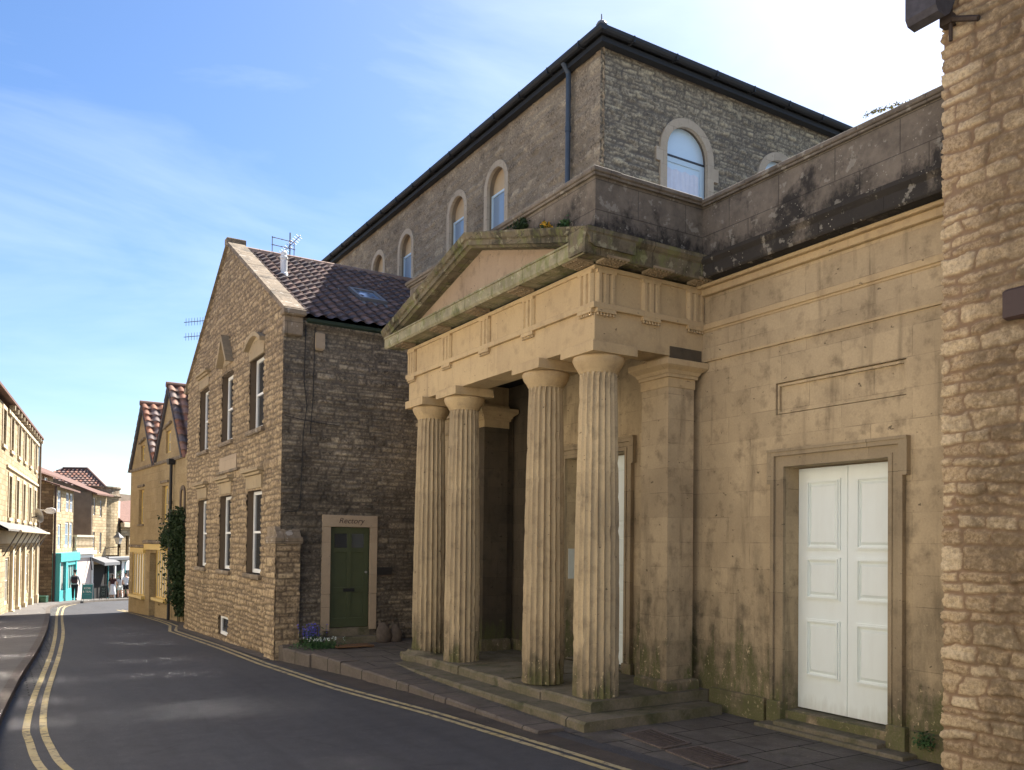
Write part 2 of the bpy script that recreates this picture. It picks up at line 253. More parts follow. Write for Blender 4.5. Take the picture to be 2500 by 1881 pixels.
# ------------------------------------------------------------------ mesh helpers
COL=sc.collection
RM={}
def rootM(o):
    while o.parent: o=o.parent
    return RM.get(o.name,Matrix.Identity(4))
class B:
    """collects shapes in a frame T (local -> world) and links them as one mesh object"""
    def __init__(s,T=None): s.v=[];s.f=[];s.T=T
    def add(s,vs,fs):
        k=len(s.v); s.v+= [Vector(v) for v in vs]; s.f+=[tuple(i+k for i in f) for f in fs]; return s
    def box(s,x0,x1,y0,y1,z0,z1,ch=0):
        if x0>x1:x0,x1=x1,x0
        if y0>y1:y0,y1=y1,y0
        if ch<=0:
            return s.add([(x0,y0,z0),(x1,y0,z0),(x1,y1,z0),(x0,y1,z0),(x0,y0,z1),(x1,y0,z1),(x1,y1,z1),(x0,y1,z1)],[(3,2,1,0),(4,5,6,7),(0,1,5,4),(1,2,6,5),(2,3,7,6),(3,0,4,7)])
        c=min(ch,(x1-x0)/3,(y1-y0)/3,(z1-z0)/3)
        vs=[];
        for z,i in ((z0,c),(z0+c,0),(z1-c,0),(z1,c)):
            vs+=[(x0+i,y0+i,z),(x1-i,y0+i,z),(x1-i,y1-i,z),(x0+i,y1-i,z)]
        fs=[(3,2,1,0),(12,13,14,15)]
        for k in range(3):
            for j in range(4): a=k*4+j;b=k*4+(j+1)%4; fs.append((a,b,b+4,a+4))
        return s.add(vs,fs)
    def prism(s,poly,axis,a,b):
        """extrude 2D poly; axis 'x': poly=(y,z); 'y': poly=(x,z); 'z': poly=(x,y)"""
        mk={'x':lambda p,t:(t,p[0],p[1]),'y':lambda p,t:(p[0],t,p[1]),'z':lambda p,t:(p[0],p[1],t)}[axis]
        n=len(poly); area=sum(poly[i][0]*poly[(i+1)%n][1]-poly[(i+1)%n][0]*poly[i][1] for i in range(n))
        if area<0: poly=poly[::-1]
        vs=[mk(p,a) for p in poly]+[mk(p,b) for p in poly]
        A=list(range(n))[::-1]; Bt=list(range(n,2*n)); sd=[(i,(i+1)%n,n+(i+1)%n,n+i) for i in range(n)]
        fs=[tuple(A),tuple(Bt)]+sd
        flip=(b<a)!=(axis=='y')
        if flip: fs=[f[::-1] for f in fs]
        return s.add(vs,fs)
    def cyl(s,p0,p1,r0,r1=None,n=12,cap=True):
        r1=r0 if r1 is None else r1; p0=Vector(p0);p1=Vector(p1); d=(p1-p0).normalized(); a=d.orthogonal().normalized(); b=d.cross(a)
        vs=[p0+(a*math.cos(t)+b*math.sin(t))*r0 for t in [2*math.pi*i/n for i in range(n)]]+[p1+(a*math.cos(t)+b*math.sin(t))*r1 for t in [2*math.pi*i/n for i in range(n)]]
        fs=[(i,(i+1)%n,n+(i+1)%n,n+i) for i in range(n)]
        if cap: fs+=[tuple(range(n))[::-1],tuple(range(n,2*n))]
        return s.add(vs,fs)
    def tube(s,pts,r,n=8):
        for a,b in zip(pts,pts[1:]): s.cyl(a,b,r,n=n)
        return s
    def lathe(s,prof,c,n=32):
        vs=[];fs=[]
        for r,z in prof: vs+=[(c[0]+r*math.cos(2*math.pi*i/n),c[1]+r*math.sin(2*math.pi*i/n),c[2]+z) for i in range(n)]
        for k in range(len(prof)-1):
            for i in range(n): a=k*n+i;b=k*n+(i+1)%n; fs.append((a,b,b+n,a+n))
        fs.append(tuple(range(n))[::-1]); fs.append(tuple(range((len(prof)-1)*n,len(prof)*n)))
        return s.add(vs,fs)
    def face(s,outer,holes=(),y=0.,reveal=0.):
        """vertical face in the xz plane looking to -y with holes; reveals run back from the holes"""
        polys=[[Vector((u,0,z)) for u,z in outer]]+[[Vector((u,0,z)) for u,z in h] for h in holes]
        tr=tessellate_polygon([[Vector((q.x,q.z,0)) for q in p] for p in polys])
        flat=[(q.x,y,q.z) for p in polys for q in p]
        fs=[]
        for t in tr:
            a,b,c=[Vector(flat[i]) for i in t]
            nn=(b-a).cross(c-a)
            if nn.length<1e-9: continue
            fs.append(t if nn.y<0 else t[::-1])
        s.add(flat,fs)
        if reveal:
            for h in holes:
                n=len(h); vs=[(u,y,z) for u,z in h]+[(u,y+reveal,z) for u,z in h]
                ar=sum(h[i][0]*h[(i+1)%n][1]-h[(i+1)%n][0]*h[i][1] for i in range(n))
                q=[(i,n+i,n+(i+1)%n,(i+1)%n) for i in range(n)]
                if ar<0: q=[f[::-1] for f in q]
                s.add(vs,q)
        return s
    def build(s,name,mat,parent=None,smooth=False):
        T=s.T or Matrix.Identity(4); inv=rootM(parent).inverted() if parent else Matrix.Identity(4)
        X=inv@T; vs=[X@v for v in s.v]
        me=bpy.data.meshes.new(name); me.from_pydata(vs,[],s.f); me.validate()
        nl=len(me.loops); 
        if nl:
            me.update(); nf=len(me.polygons)
            co=np.zeros(len(me.vertices)*3); me.vertices.foreach_get('co',co); co=co.reshape(-1,3)
            li=np.zeros(nl,int); me.loops.foreach_get('vertex_index',li)
            nr=np.zeros(nf*3); me.polygons.foreach_get('normal',nr); nr=nr.reshape(-1,3)
            lt=np.zeros(nf,int); me.polygons.foreach_get('loop_total',lt); nn=np.repeat(nr,lt,axis=0); p=co[li]
            flat=np.abs(nn[:,2])>.95; h=np.hypot(nn[:,0],nn[:,1])+1e-9
            tx=np.where(flat,1,-nn[:,1]/h); ty=np.where(flat,0,nn[:,0]/h)
            bx=np.where(flat,0,-ty*nn[:,2]*-1); 
            # second axis = n x t
            b0=-nn[:,2]*ty; b1=nn[:,2]*tx; b2=nn[:,0]*ty-nn[:,1]*tx
            b0=np.where(flat,0,b0); b1=np.where(flat,1,b1); b2=np.where(flat,0,b2)
            uv=np.stack([p[:,0]*tx+p[:,1]*ty,p[:,0]*b0+p[:,1]*b1+p[:,2]*b2],1)
            l=me.uv_layers.new(name='UVMap'); l.data.foreach_set('uv',uv.ravel())
        me.materials.append(mat)
        if smooth: me.polygons.foreach_set('use_smooth',[True]*len(me.polygons))
        o=bpy.data.objects.new(name,me); COL.objects.link(o)
        if parent: o.parent=parent
        return o
def Fr(x,y,ang=0,z=0): return Matrix.Translation((x,y,z))@Matrix.Rotation(R(ang),4,'Z')
def thing(name,label,cat,T,group=None):
    o=bpy.data.objects.new(name,None); COL.objects.link(o); o.matrix_world=T; o.empty_display_size=.3
    RM[o.name]=T.copy(); o['label']=label; o['category']=cat
    if group:o['group']=group
    return o
def tag(o,label=None,cat=None,group=None,kind=None):
    for k,v in (('label',label),('category',cat),('group',group),('kind',kind)):
        if v:o[k]=v
    return o
def zr(Y): return float(np.interp(Y,[-60,-5,0,5,13,17.6,28,40,50,56,71,90,200],[.6,-.05,-.12,-.22,-.33,-.36,-.66,-1.02,-1.37,-1.62,-2.4,-3.5,-6]))
# ------------------------------------------------------------------ modelled stone relief
def hsh(a,b,s): 
    n=(a.astype(np.int64)*374761393+b.astype(np.int64)*668265263+s*974711)&0xffffffff
    n=((n^(n>>13))*1274126177)&0xffffffff; return ((n^(n>>16))&0xffff)/65535.
def vn(x,y,s):
    xi=np.floor(x);yi=np.floor(y);fx=x-xi;fy=y-yi;fx=fx*fx*(3-2*fx);fy=fy*fy*(3-2*fy)
    return (hsh(xi,yi,s)*(1-fx)+hsh(xi+1,yi,s)*fx)*(1-fy)+(hsh(xi,yi+1,s)*(1-fx)+hsh(xi+1,yi+1,s)*fx)*fy
def fbm(x,y,s): return .5*vn(x,y,s)+.3*vn(x*2.1,y*2.1,s+1)+.2*vn(x*4.3,y*4.3,s+2)
def stones(u,v,s,ch,sl,amp,mort,rough,wob=.03,ew=.022):
    rg=np.random.RandomState(s)
    uw=u+wob*2*(fbm(u*5,v*5,s)-.5); vw=v+wob*1.6*(fbm(u*3.3,v*6,s+9)-.5)+wob*1.5*(vn(u*.7,v*.7,s+5)-.5)
    cb=[v.min()-1]
    while cb[-1]<v.max()+1: cb.append(cb[-1]+rg.uniform(*ch)*rg.choice([1,1,1,1.4,.7]))
    cb=np.array(cb); ci=np.clip(np.searchsorted(cb,vw)-1,0,len(cb)-2); dv=np.minimum(vw-cb[ci],cb[ci+1]-vw)
    du=np.zeros_like(u); r1=np.zeros_like(u); r2=np.zeros_like(u)
    for c in np.unique(ci):
        mk=ci==c; hh=cb[c+1]-cb[c]; n=int((u.max()-u.min()+2)/(sl[0]))+3
        L=rg.uniform(sl[0],sl[1],n)*(.8+.4*hh/ch[1]); sb=u.min()-1-rg.rand()*.4+np.concatenate([[0],np.cumsum(L)])
        q=uw[mk]+ (vw[mk]-cb[c])*rg.uniform(-.15,.15); si=np.clip(np.searchsorted(sb,q)-1,0,n-1); du[mk]=np.minimum(q-sb[si],sb[si+1]-q)
        a=rg.rand(n+1);b=rg.rand(n+1); r1[mk]=a[si]; r2[mk]=b[si]
    du=np.maximum(du,1e-4);dv=np.maximum(dv,1e-4); d=du*dv/np.sqrt(du*du+dv*dv)
    e=np.clip((d-mort+(.006*(vn(u*45,v*45,s+31)-.5) if ew<.02 else 0))/ew,0,1); sm=e*e*(3-2*e)
    h=sm*amp*(.35+.65*r2)+sm*rough*(fbm(u*14,v*14,s+20)-.4)*1.6
    if ew<.02: h=h+sm*(r1-.5)*(du-.1)*.10+sm*.010*(np.abs(fbm(u*38,v*50,s+40)-.5)*2)+(1-sm)*.004*vn(u*60,v*60,s+50)
    return np.maximum(h,0.0),r1,r2,sm
def npmesh(name,V,Fq,uv,att,mat,parent,smooth=True):
    used=np.unique(Fq); rm=np.full(len(V),-1); rm[used]=np.arange(len(used)); V=V[used];uv=uv[used];att=att[used];Fq=rm[Fq]
    me=bpy.data.meshes.new(name); nv=len(V);nf=len(Fq)
    me.vertices.add(nv); me.vertices.foreach_set('co',V.ravel()); me.loops.add(nf*4); me.loops.foreach_set('vertex_index',Fq.ravel().astype(np.int32))
    me.polygons.add(nf); me.polygons.foreach_set('loop_start',np.arange(nf,dtype=np.int32)*4); me.polygons.foreach_set('loop_total',np.full(nf,4,np.int32))
    me.update(calc_edges=True); me.validate()
    l=me.uv_layers.new(name='UVMap'); l.data.foreach_set('uv',uv[Fq.ravel()].ravel())
    c=me.color_attributes.new('stone','FLOAT_COLOR','POINT'); c.data.foreach_set('color',np.concatenate([att,np.ones((nv,1))],1).ravel())
    if smooth: me.polygons.foreach_set('use_smooth',np.ones(nf,bool))
    me.materials.append(mat); o=bpy.data.objects.new(name,me); COL.objects.link(o)
    if parent:o.parent=parent
    return o
def lines(a,b,cell,extra):
    n=max(2,int((b-a)/cell)); g=np.linspace(a,b,n+1)
    for e in extra:
        if a<e<b: i=np.argmin(abs(g-e)); g[i]=e
    return g
def panel(name,T,u0,u1,z0,z1,parent,mat,cell=.035,holes=(),arches=(),mask=None,seed=1,ch=(.08,.16),sl=(.18,.5),amp=.03,mort=.006,rough=.02,batter=0,wob=.03,off=.002,edge=None,ew=.022):
    ex=[h[0] for h in holes]+[h[1] for h in holes]; ez=[h[2] for h in holes]+[h[3] for h in holes]
    us=lines(u0,u1,cell,ex); vs=lines(z0,z1,cell,ez); U,V=np.meshgrid(us,vs)
    h,r1,r2,sm=stones(U,V,seed,ch,sl,amp,mort,rough,wob,ew)
    U2=U.copy()
    if edge is not None:      # ragged end of the wall
        side,amt=edge; w_=np.exp(-np.abs(U-(u0 if side==0 else u1))/.12); U2=U+(-1 if side==0 else 1)*w_*(h-.01)*amt
    P=np.stack([U2,-h-off-batter*(z1-V),V],-1).reshape(-1,3)
    nu=len(us);nv=len(vs); idx=np.arange(nu*nv).reshape(nv,nu)
    Q=np.stack([idx[:-1,:-1],idx[:-1,1:],idx[1:,1:],idx[1:,:-1]],-1).reshape(-1,4)
    cu=((us[:-1]+us[1:])/2)[None,:].repeat(nv-1,0).ravel(); cv=((vs[:-1]+vs[1:])/2)[:,None].repeat(nu-1,1).ravel()
    keep=np.ones(len(Q),bool)
    for a,b,c,d in holes: keep&=~((cu>a)&(cu<b)&(cv>c)&(cv<d))
    for cx,hw,zs,rr in arches: keep&=~((np.abs(cu-cx)<hw)&(cv>zs-20)&(cv<zs)&(cv>zs-rr))&~(((cu-cx)**2+(cv-zs)**2<hw*hw)&(cv>=zs-.01))
    if mask is not None: keep&=mask(cu,cv)
    X=np.array(rootM(parent).inverted()@T); Pw=P@X[:3,:3].T+X[:3,3]
    return npmesh(name,Pw,Q[keep],np.stack([U.ravel(),V.ravel()],1),np.stack([r1.ravel(),r2.ravel(),sm.ravel()],1),mat,parent)
def tiles(name,O,Ux,Vx,W,L,tw,tl,parent,mat,seed=3,amp=.035,clip=None,res=8,step=.035):
    """pantile roof: O eaves corner, Ux along eaves, Vx up the slope"""
    O=Vector(O);Ux=Vector(Ux).normalized();Vx=Vector(Vx).normalized();Nn=Ux.cross(Vx)
    if Nn.z<0: Nn=-Nn
    nu=max(2,int(round(W/tw))); nl=max(2,int(round(L/tl))); tw=W/nu; tl=L/nl
    us=np.linspace(0,W,nu*res+1); vs=[]
    for k in range(nl): vs+=[k*tl+1e-4,k*tl+.12*tl,k*tl+.5*tl,(k+1)*tl-1e-4]
    vs=np.array(vs); U,V=np.meshgrid(us,vs); rg=np.random.RandomState(seed)
    ph=(U/tw)%1.0; row=np.floor(V/tl); colm=np.floor(U/tw)
    prof=np.where(ph<.62,np.sin(ph/.62*math.pi),-.35*np.sin((ph-.62)/.38*math.pi))*amp
    jit=rg.uniform(-.006,.006,(nl+1,nu+1)); jj=jit[np.clip(row,0,nl).astype(int),np.clip(colm,0,nu).astype(int)]
    H=prof+step*(1-(V/tl)%1.0)+jj+.012*np.sin(U*1.3+seed)
    tint=rg.rand(nl+1,nu+1); r1=tint[np.clip(row,0,nl).astype(int),np.clip(colm,0,nu-1).astype(int)]
    low=np.clip((prof/amp+.35)/1.35,0,1)
    P=np.array(O)[None,None,:]+U[...,None]*np.array(Ux)+V[...,None]*np.array(Vx)+H[...,None]*np.array(Nn)
    if clip is not None:
        keepf=clip
    n1,n2=U.shape; idx=np.arange(n1*n2).reshape(n1,n2); Q=np.stack([idx[:-1,:-1],idx[:-1,1:],idx[1:,1:],idx[1:,:-1]],-1).reshape(-1,4)
    if Ux.cross(Vx).z<0: Q=Q[:,::-1]
    if clip is not None:
        cu=U.ravel()[Q].mean(1);cv=V.ravel()[Q].mean(1); Q=Q[clip(cu,cv)]
    X=np.array(rootM(parent).inverted()); Pw=P.reshape(-1,3)@X[:3,:3].T+X[:3,3]
    return npmesh(name,Pw,Q,np.stack([U.ravel(),V.ravel()],1),np.stack([r1.ravel(),low.ravel(),low.ravel()],1),mat,parent,smooth=False)
def text(name,s,T,size,mat,parent,ext=.004,shear=0,sx=1):
    c=bpy.data.curves.new(name,'FONT'); c.body=s; c.size=size; c.extrude=ext; c.align_x='CENTER'; c.align_y='CENTER'; c.shear=shear
    o=bpy.data.objects.new('tmp',c); me=bpy.data.meshes.new_from_object(o); bpy.data.objects.remove(o); me.name=name
    me.transform(rootM(parent).inverted()@T@Matrix.Rotation(R(90),4,'X')@Matrix.Diagonal((sx,1,1,1))); me.materials.clear(); me.materials.append(mat)
    q=bpy.data.objects.new(name,me); COL.objects.link(q); q.parent=parent; return q
def rect(a,b,c,d): return [(a,c),(b,c),(b,d),(a,d)]
def arch(cx,hw,z0,zs,n=14): return [(cx-hw,z0),(cx+hw,z0)]+[(cx+hw*math.cos(t),zs+hw*math.sin(t)) for t in [math.pi*i/n for i in range(n+1)]]
def ring(cx,hi,ho,z0,zs,n=16):
    o=[(cx+ho,z0)]+[(cx+ho*math.cos(math.pi*i/n),zs+ho*math.sin(math.pi*i/n)) for i in range(n+1)]+[(cx-ho,z0)]
    i_=[(cx-hi,z0)]+[(cx-hi*math.cos(math.pi*i/n),zs+hi*math.sin(math.pi*i/n)) for i in range(n+1)]+[(cx+hi,z0)]
    return o,i_
def arch_ring(b,cx,hi,ho,z0,zs,y0,y1,n=16):
    o,i_=ring(cx,hi,ho,z0,zs,n); i_=i_[::-1]; k=len(o)
    vs=[(u,y0,z) for u,z in o]+[(u,y0,z) for u,z in i_]+[(u,y1,z) for u,z in o]+[(u,y1,z) for u,z in i_]
    fs=[]
    for j in range(k-1):
        fs.append((j,j+1,k+j+1,k+j)); fs.append((j,2*k+j,2*k+j+1,j+1)); fs.append((k+j,k+j+1,3*k+j+1,3*k+j))
    b.add(vs,fs); return b
def window(T,u0,u1,z0,z1,parent,fm,gm,y=.15,fr=.06,cols=1,rows=2,bar=.03,name='window'):
    b=B(T); b.box(u0,u0+fr,y,y+.06,z0,z1).box(u1-fr,u1,y,y+.06,z0,z1).box(u0+fr,u1-fr,y,y+.06,z0,z0+fr*1.2).box(u0+fr,u1-fr,y,y+.06,z1-fr,z1)
    for i in range(1,cols): x=u0+(u1-u0)*i/cols; b.box(x-bar/2,x+bar/2,y+.005,y+.05,z0+fr*1.2,z1-fr)
    for i in range(1,rows): z=z0+(z1-z0)*i/rows; b.box(u0+fr,u1-fr,y-.004,y+.05,z-bar/2,z+bar/2)
    o=b.build(name,fm,parent); B(T).box(u0+.01,u1-.01,y+.03,y+.045,z0+.01,z1-.01).build('pane',gm,o); return o
# ================================================================== GROUND, ROAD, PAVEMENTS
def strip(name,L,Rr,off,mat,kind='structure',label=None):
    """sheet between two polylines sampled at equal count"""
    b=B(); n=len(L); vs=[(x,y,zr(y)+off) for x,y in L]+[(x,y,zr(y)+off) for x,y in Rr]; fs=[(i,n+i,n+i+1,i+1) for i in range(n-1)]
    b.add(vs,fs); o=b.build(name,mat); tag(o,label,None,None,kind)
    return o
def dense(pts,n=60):
    P=np.array(pts,float); d=np.r_[0,np.cumsum(np.hypot(*np.diff(P,axis=0).T))]; t=np.linspace(0,d[-1],n)
    return list(zip(np.interp(t,d,P[:,0]),np.interp(t,d,P[:,1])))
def spline(pts,n=80):
    P=[Vector((p[0],p[1])) for p in pts]; P=[2*P[0]-P[1]]+P+[2*P[-1]-P[-2]]; o=[]
    m_=len(P)-3
    for i in range(m_):
        k=max(2,n//m_)
        for j in range(k+(i==m_-1)):
            t=j/k; a,b_,c,d=P[i:i+4]; q=.5*((2*b_)+(-a+c)*t+(2*a-5*b_+4*c-d)*t*t+(-a+3*b_-3*c+d)*t**3); o.append((q.x,q.y))
    return o
g=B(); ys=[-60,-30,-10,-5,0,5,13,17.6,28,40,50,56,71,90,120,200,500]; n=len(ys); xs=[-400,-60,-2,12,60,400]
g.add([(x,y,zr(y)-.05-(0 if y<150 else 0)) for y in ys for x in xs],[(j*6+i,j*6+i+1,(j+1)*6+i+1,(j+1)*6+i) for j in range(n-1) for i in range(5)])
tag(g.build('ground',M['ground']),'brown earth ground beneath the street',None,None,'structure')
kl=[(3.0,-12),(2.2,-3),(1.2,2),(.45,6),(.08,9),(.06,12),(.37,16.2),(.83,21.4),(1.34,28.4),(1.87,37.5),(2.35,46),(3.35,50.5),(4.9,55.2),(8,59.5),(16,66)]
kr=[(6.3,-12),(6.1,-3),(6.05,2),(5.95,6),(5.83,8.7),(5.75,12),(5.5,14.5),(5.2,17),(5.0,18),(4.98,28.2),(5.5,30),(5.0,39.5),(5.4,41.2),(9,42.5),(22,46)]
KL=spline(kl,112); KR=dense(kr,len(KL))
strip('road',[(x-.3,y) for x,y in KL],[(x+.4,y) for x,y in KR],0,M['road'],label='dark asphalt street running downhill between the buildings')
# worn double yellow lines
def offset(P,d):
    o=[]
    for i in range(len(P)):
        a=Vector(P[max(0,i-1)]);b=Vector(P[min(len(P)-1,i+1)]);t=(b-a).normalized(); o.append((P[i][0]+t.y*d,P[i][1]-t.x*d))
    return o
def yline(P,wd=.085):
    return offset(P,-wd/2),offset(P,wd/2)
yl1=spline([(1.3,6.2),(.8,8.2),(.46,10.0),(.385,11.6),(.385,12.6),(.56,15.1),(.81,17.9),(1.16,22.3),(1.556,28.3),(2.0,36),(2.38,42.1),(2.84,47.8),(3.6,52)],120)
yl2=spline([(1.45,6.4),(1.0,8.4),(.68,9.9),(.59,11.0),(.57,12.5),(.71,14.9),(.97,17.9),(1.32,22.2),(1.74,28.1),(2.18,36),(2.57,42.1),(3.02,47.5),(3.8,51.6)],120)
yr1=dense([(5.58,5.8),(5.45,8),(5.206,10.8),(4.8,13.75),(4.52,17.35),(4.56,20.6),(4.5,27.0),(4.95,29.6),(5.0,31.2),(4.95,37),(4.75,42)],90)
yr2=dense([(5.74,5.8),(5.6,8),(5.36,10.9),(4.95,13.9),(4.68,17.3),(4.74,21.4),(4.68,27.1),(5.1,29.2),(5.17,31.2),(5.11,37),(4.95,42)],90)
for P in (yl1,yl2,yr1,yr2):
    a,b_=yline(P); strip('road_marking',a,b_,.006,M['ypaint'],label='worn yellow no-parking line painted along the road edge')
M['grit']=mat_paving('gutter_grit',(.085,.068,.055),(.055,.045,.038),40,40,.35)
M['sett']=mat_paving('channel_setts',(.13,.125,.12),(.085,.08,.078),.3,.14,.2)
a=dense([(5.72,5.8),(5.62,8),(5.46,10.9),(5.12,13.9),(4.83,17.3),(4.84,20),(4.84,27.6)],90); c=dense([(6.1,5.8),(6.0,8),(5.9,10.9),(5.75,13.0),(5.3,16.5),(5.1,18.5),(5.1,27.6)],90)
strip('gutter_dirt',a,c,.004,M['grit'],label='brown grit gathered in the gutter along the right kerb')
a=KL[46:88]; strip('gutter_setts',a,[(x+.26,y) for x,y in a],.004,M['sett'],label='grey stone drainage channel beside the left kerb')
# left pavement with kerb
strip('pavement',[(-2.3,y) for x,y in KL[:70]]+[(-2.3+.0*i,y) for i,(x,y) in enumerate(KL[70:])],[(x-.15,y) for x,y in KL],.1,M['pavl'],label='pale pavement along the left side of the street')
kb=B(); n=len(KL); ins=offset(KL,-.16)
vs=[(x,y,zr(y)-.1) for x,y in KL]+[(x-.01,y,zr(y)+.104) for x,y in KL]+[(x,y,zr(y)+.108) for x,y in ins]
kb.add(vs,[(i,i+1,n+i+1,n+i) for i in range(n-1)]+[(n+i,n+i+1,2*n+i+1,2*n+i) for i in range(n-1)])
tag(kb.build('kerb',M['kerb']),'grey stone kerb edging the left pavement',None,None,'structure')
# right pavement: flagged footway in front of the columned building up to the green door
def zp(Y): return float(np.interp(Y,[-12,5,8.7,11,13,15,17.6],[-.18,-.262,-.262,-.25,-.215,-.13,-.06]))
pr=[(6.3,-12),(6.1,-3),(6.05,2),(5.97,5),(5.84,8.7),(5.83,11),(5.78,12.9),(5.5,14.8),(5.28,16.2),(5.02,17.62)]
PR=dense(pr,70); b=B(); n=len(PR); inn=[(x+.36,y) for x,y in PR]
b.add([(x,y,zp(y)) for x,y in inn]+[(9.2,y,zp(y)) for x,y in PR],[(i,n+i,n+i+1,i+1) for i in range(n-1)])
tag(b.build('pavement',M['flag']),'worn stone flag footway in front of the columned building',None,None,'structure')
rg=random.Random(5)
# kerb stones, each with a slightly different height
i=0; kb=B(); Y=-12.0
while Y<17.5:
    L=rg.uniform(.95,1.5); Y2=min(Y+L-.02,17.62); dz=rg.uniform(-.022,.02); 
    xa=float(np.interp(Y,[p[1] for p in pr],[p[0] for p in pr])); xb=float(np.interp(Y2,[p[1] for p in pr],[p[0] for p in pr])); jx=rg.uniform(-.035,.03)
    za=zp(Y)+.012+dz; zb_=zp(Y2)+.012+dz+rg.uniform(-.006,.006); lo=min(zr(Y),zr(Y2))-.1
    if Y<8.5: za-=.035; zb_-=.035
    c=.025
    vs=[(xa+jx,Y,lo),(xb+jx,Y2,lo),(xa+jx,Y,za-c),(xb+jx,Y2,zb_-c),(xa+jx+c,Y+c*.3,za),(xb+jx+c,Y2-c*.3,zb_),(xa+.38,Y,za),(xb+.38,Y2,zb_),(xa+.38,Y,lo),(xb+.38,Y2,lo)]
    kb.add(vs,[(1,0,2,3),(3,2,4,5),(5,4,6,7),(0,8,6,4,2),(1,3,5,7,9)])
    Y+=L
tag(kb.build('kerb',M['kerb']),'uneven old kerb stones along the right side of the street',None,None,'structure')
# narrow footings under the stone house and cottage fronts
b=B(); pts=[(4.93,17.7),(4.95,22),(5.0,28.1),(5.45,30.0),(5.2,36),(4.98,40)]
PP=dense(pts,40); n=len(PP); b.add([(x-.12,y,zr(y)+.012) for x,y in PP]+[(x+.9,y,zr(y)+.02) for x,y in PP],[(i,n+i,n+i+1,i+1) for i in range(n-1)])
tag(b.build('pavement',M['kerb']),'dark narrow stone margin at the foot of the stone house',None,None,'structure')
# flagged area of the far square in sun
# ================================================================== COLUMNED BUILDING
T0=Fr(8.95,9.24,0)
cb=thing('columned_building','honey stone building with a four column Doric portico and white double doors','building',T0)
Wm=Matrix.Identity(4)
TS=Fr(8.95,20,-90)            # street front plane: local u = 20-Y, y = X-8.95
def U(Y): return 20-Y
# main wall with door openings and recessed panel
d1=(U(7.67),U(6.13),-.05,3.17); d2=(U(12.72),U(11.0),.02,3.68); pn=(U(7.88),U(5.90),3.85,4.34)
b=B(TS); b.face([(U(15.4),-.6),(U(3.0),-.6),(U(3.0),4.83),(U(15.4),4.83)],[rect(*d1),rect(*d2),rect(*pn)],0,.32)
b.box(U(15.4),U(3.0),.33,.7,-.6,4.83)   # backing
b.box(U(9.24),U(3.0),-.02,.4,4.83,5.9)
b.box(U(15.4),U(9.2),0.,.4,4.83,5.9)
wall=b.build('wall',M['ashlar'],cb)
b=B(TS); b.box(pn[0],pn[1],.065,.1,pn[2],pn[3])
for k,(q,yy) in enumerate(((.0,.0),(.045,.025))):
    t=.03; a0,a1,c0,c1=pn[0]+q,pn[1]-q,pn[2]+q,pn[3]-q
    b.box(a0,a1,yy,.066,c1-t,c1).box(a0,a1,yy,.066,c0,c0+t).box(a0,a0+t,yy,.066,c0+t,c1-t).box(a1-t,a1,yy,.066,c0+t,c1-t)
b.build('recessed_panel',M['ashlar'],cb)
for q in ((9.0,7.98,-.06,-.6,.06),(5.83,3,-.06,-.6,.04),(15.4,13.05,-.05,-.3,.2),(10.68,9.9,-.05,-.3,.2)): B(TS).box(U(q[0]),U(q[1]),q[2],0,q[3],q[4],.01).build('plinth',M['surround'],cb)
# mouldings on the right-hand wall
b=B(TS); b.box(U(9.24),U(3),-.06,-.02,5.30,5.385,.006).box(U(9.24),U(3),-.035,-.02,5.27,5.30)
b.box(U(9.24),U(3),-.035,-.02,4.83,4.86)
b.box(U(9.24),U(3),-.10,0,5.80,5.9,.01); b.box(U(9.24),U(3),-.17,0,5.9,5.95,.01)
b.build('moulding',M['entab'],cb)
def door_surround(a,c,z0,zt,ear=.05,w_=.26):
    b=B(TS)
    # outer fillet, main face, inner fillet ; a<c in u
    for (o,i_,y) in ((w_,w_-.055,-.075),(w_-.055,.05,-.035),(.05,0,-.05)):
        b.box(a-o,a-i_,y,.0,z0,zt+o).box(c+i_,c+o,y,.0,z0,zt+o).box(a-i_,c+i_,y,.0,zt+i_,zt+o)
    eh=.42
    for s_,e in ((-1,a-w_),(1,c+w_)):
        x0,x1=(e-ear,e+.0) if s_<0 else (e,e+ear)
        b.box(x0,x1,-.078,0,zt+w_-eh,zt+w_)
    b.box(a-w_-ear,c+w_+ear,-.09,0,zt+w_,zt+w_+.035)
    b.box(a-w_-.04,a-.002,-.085,.3,-.6,z0,.012).box(c+.002,c+w_+.04,-.085,.3,-.6,z0,.012)
    return b.build('door_surround',M['surround'],cb)
s1=door_surround(d1[0],d1[1],.06,d1[3],.055,.20); s2=door_surround(d2[0],d2[1],.16,d2[3],.05,.20)
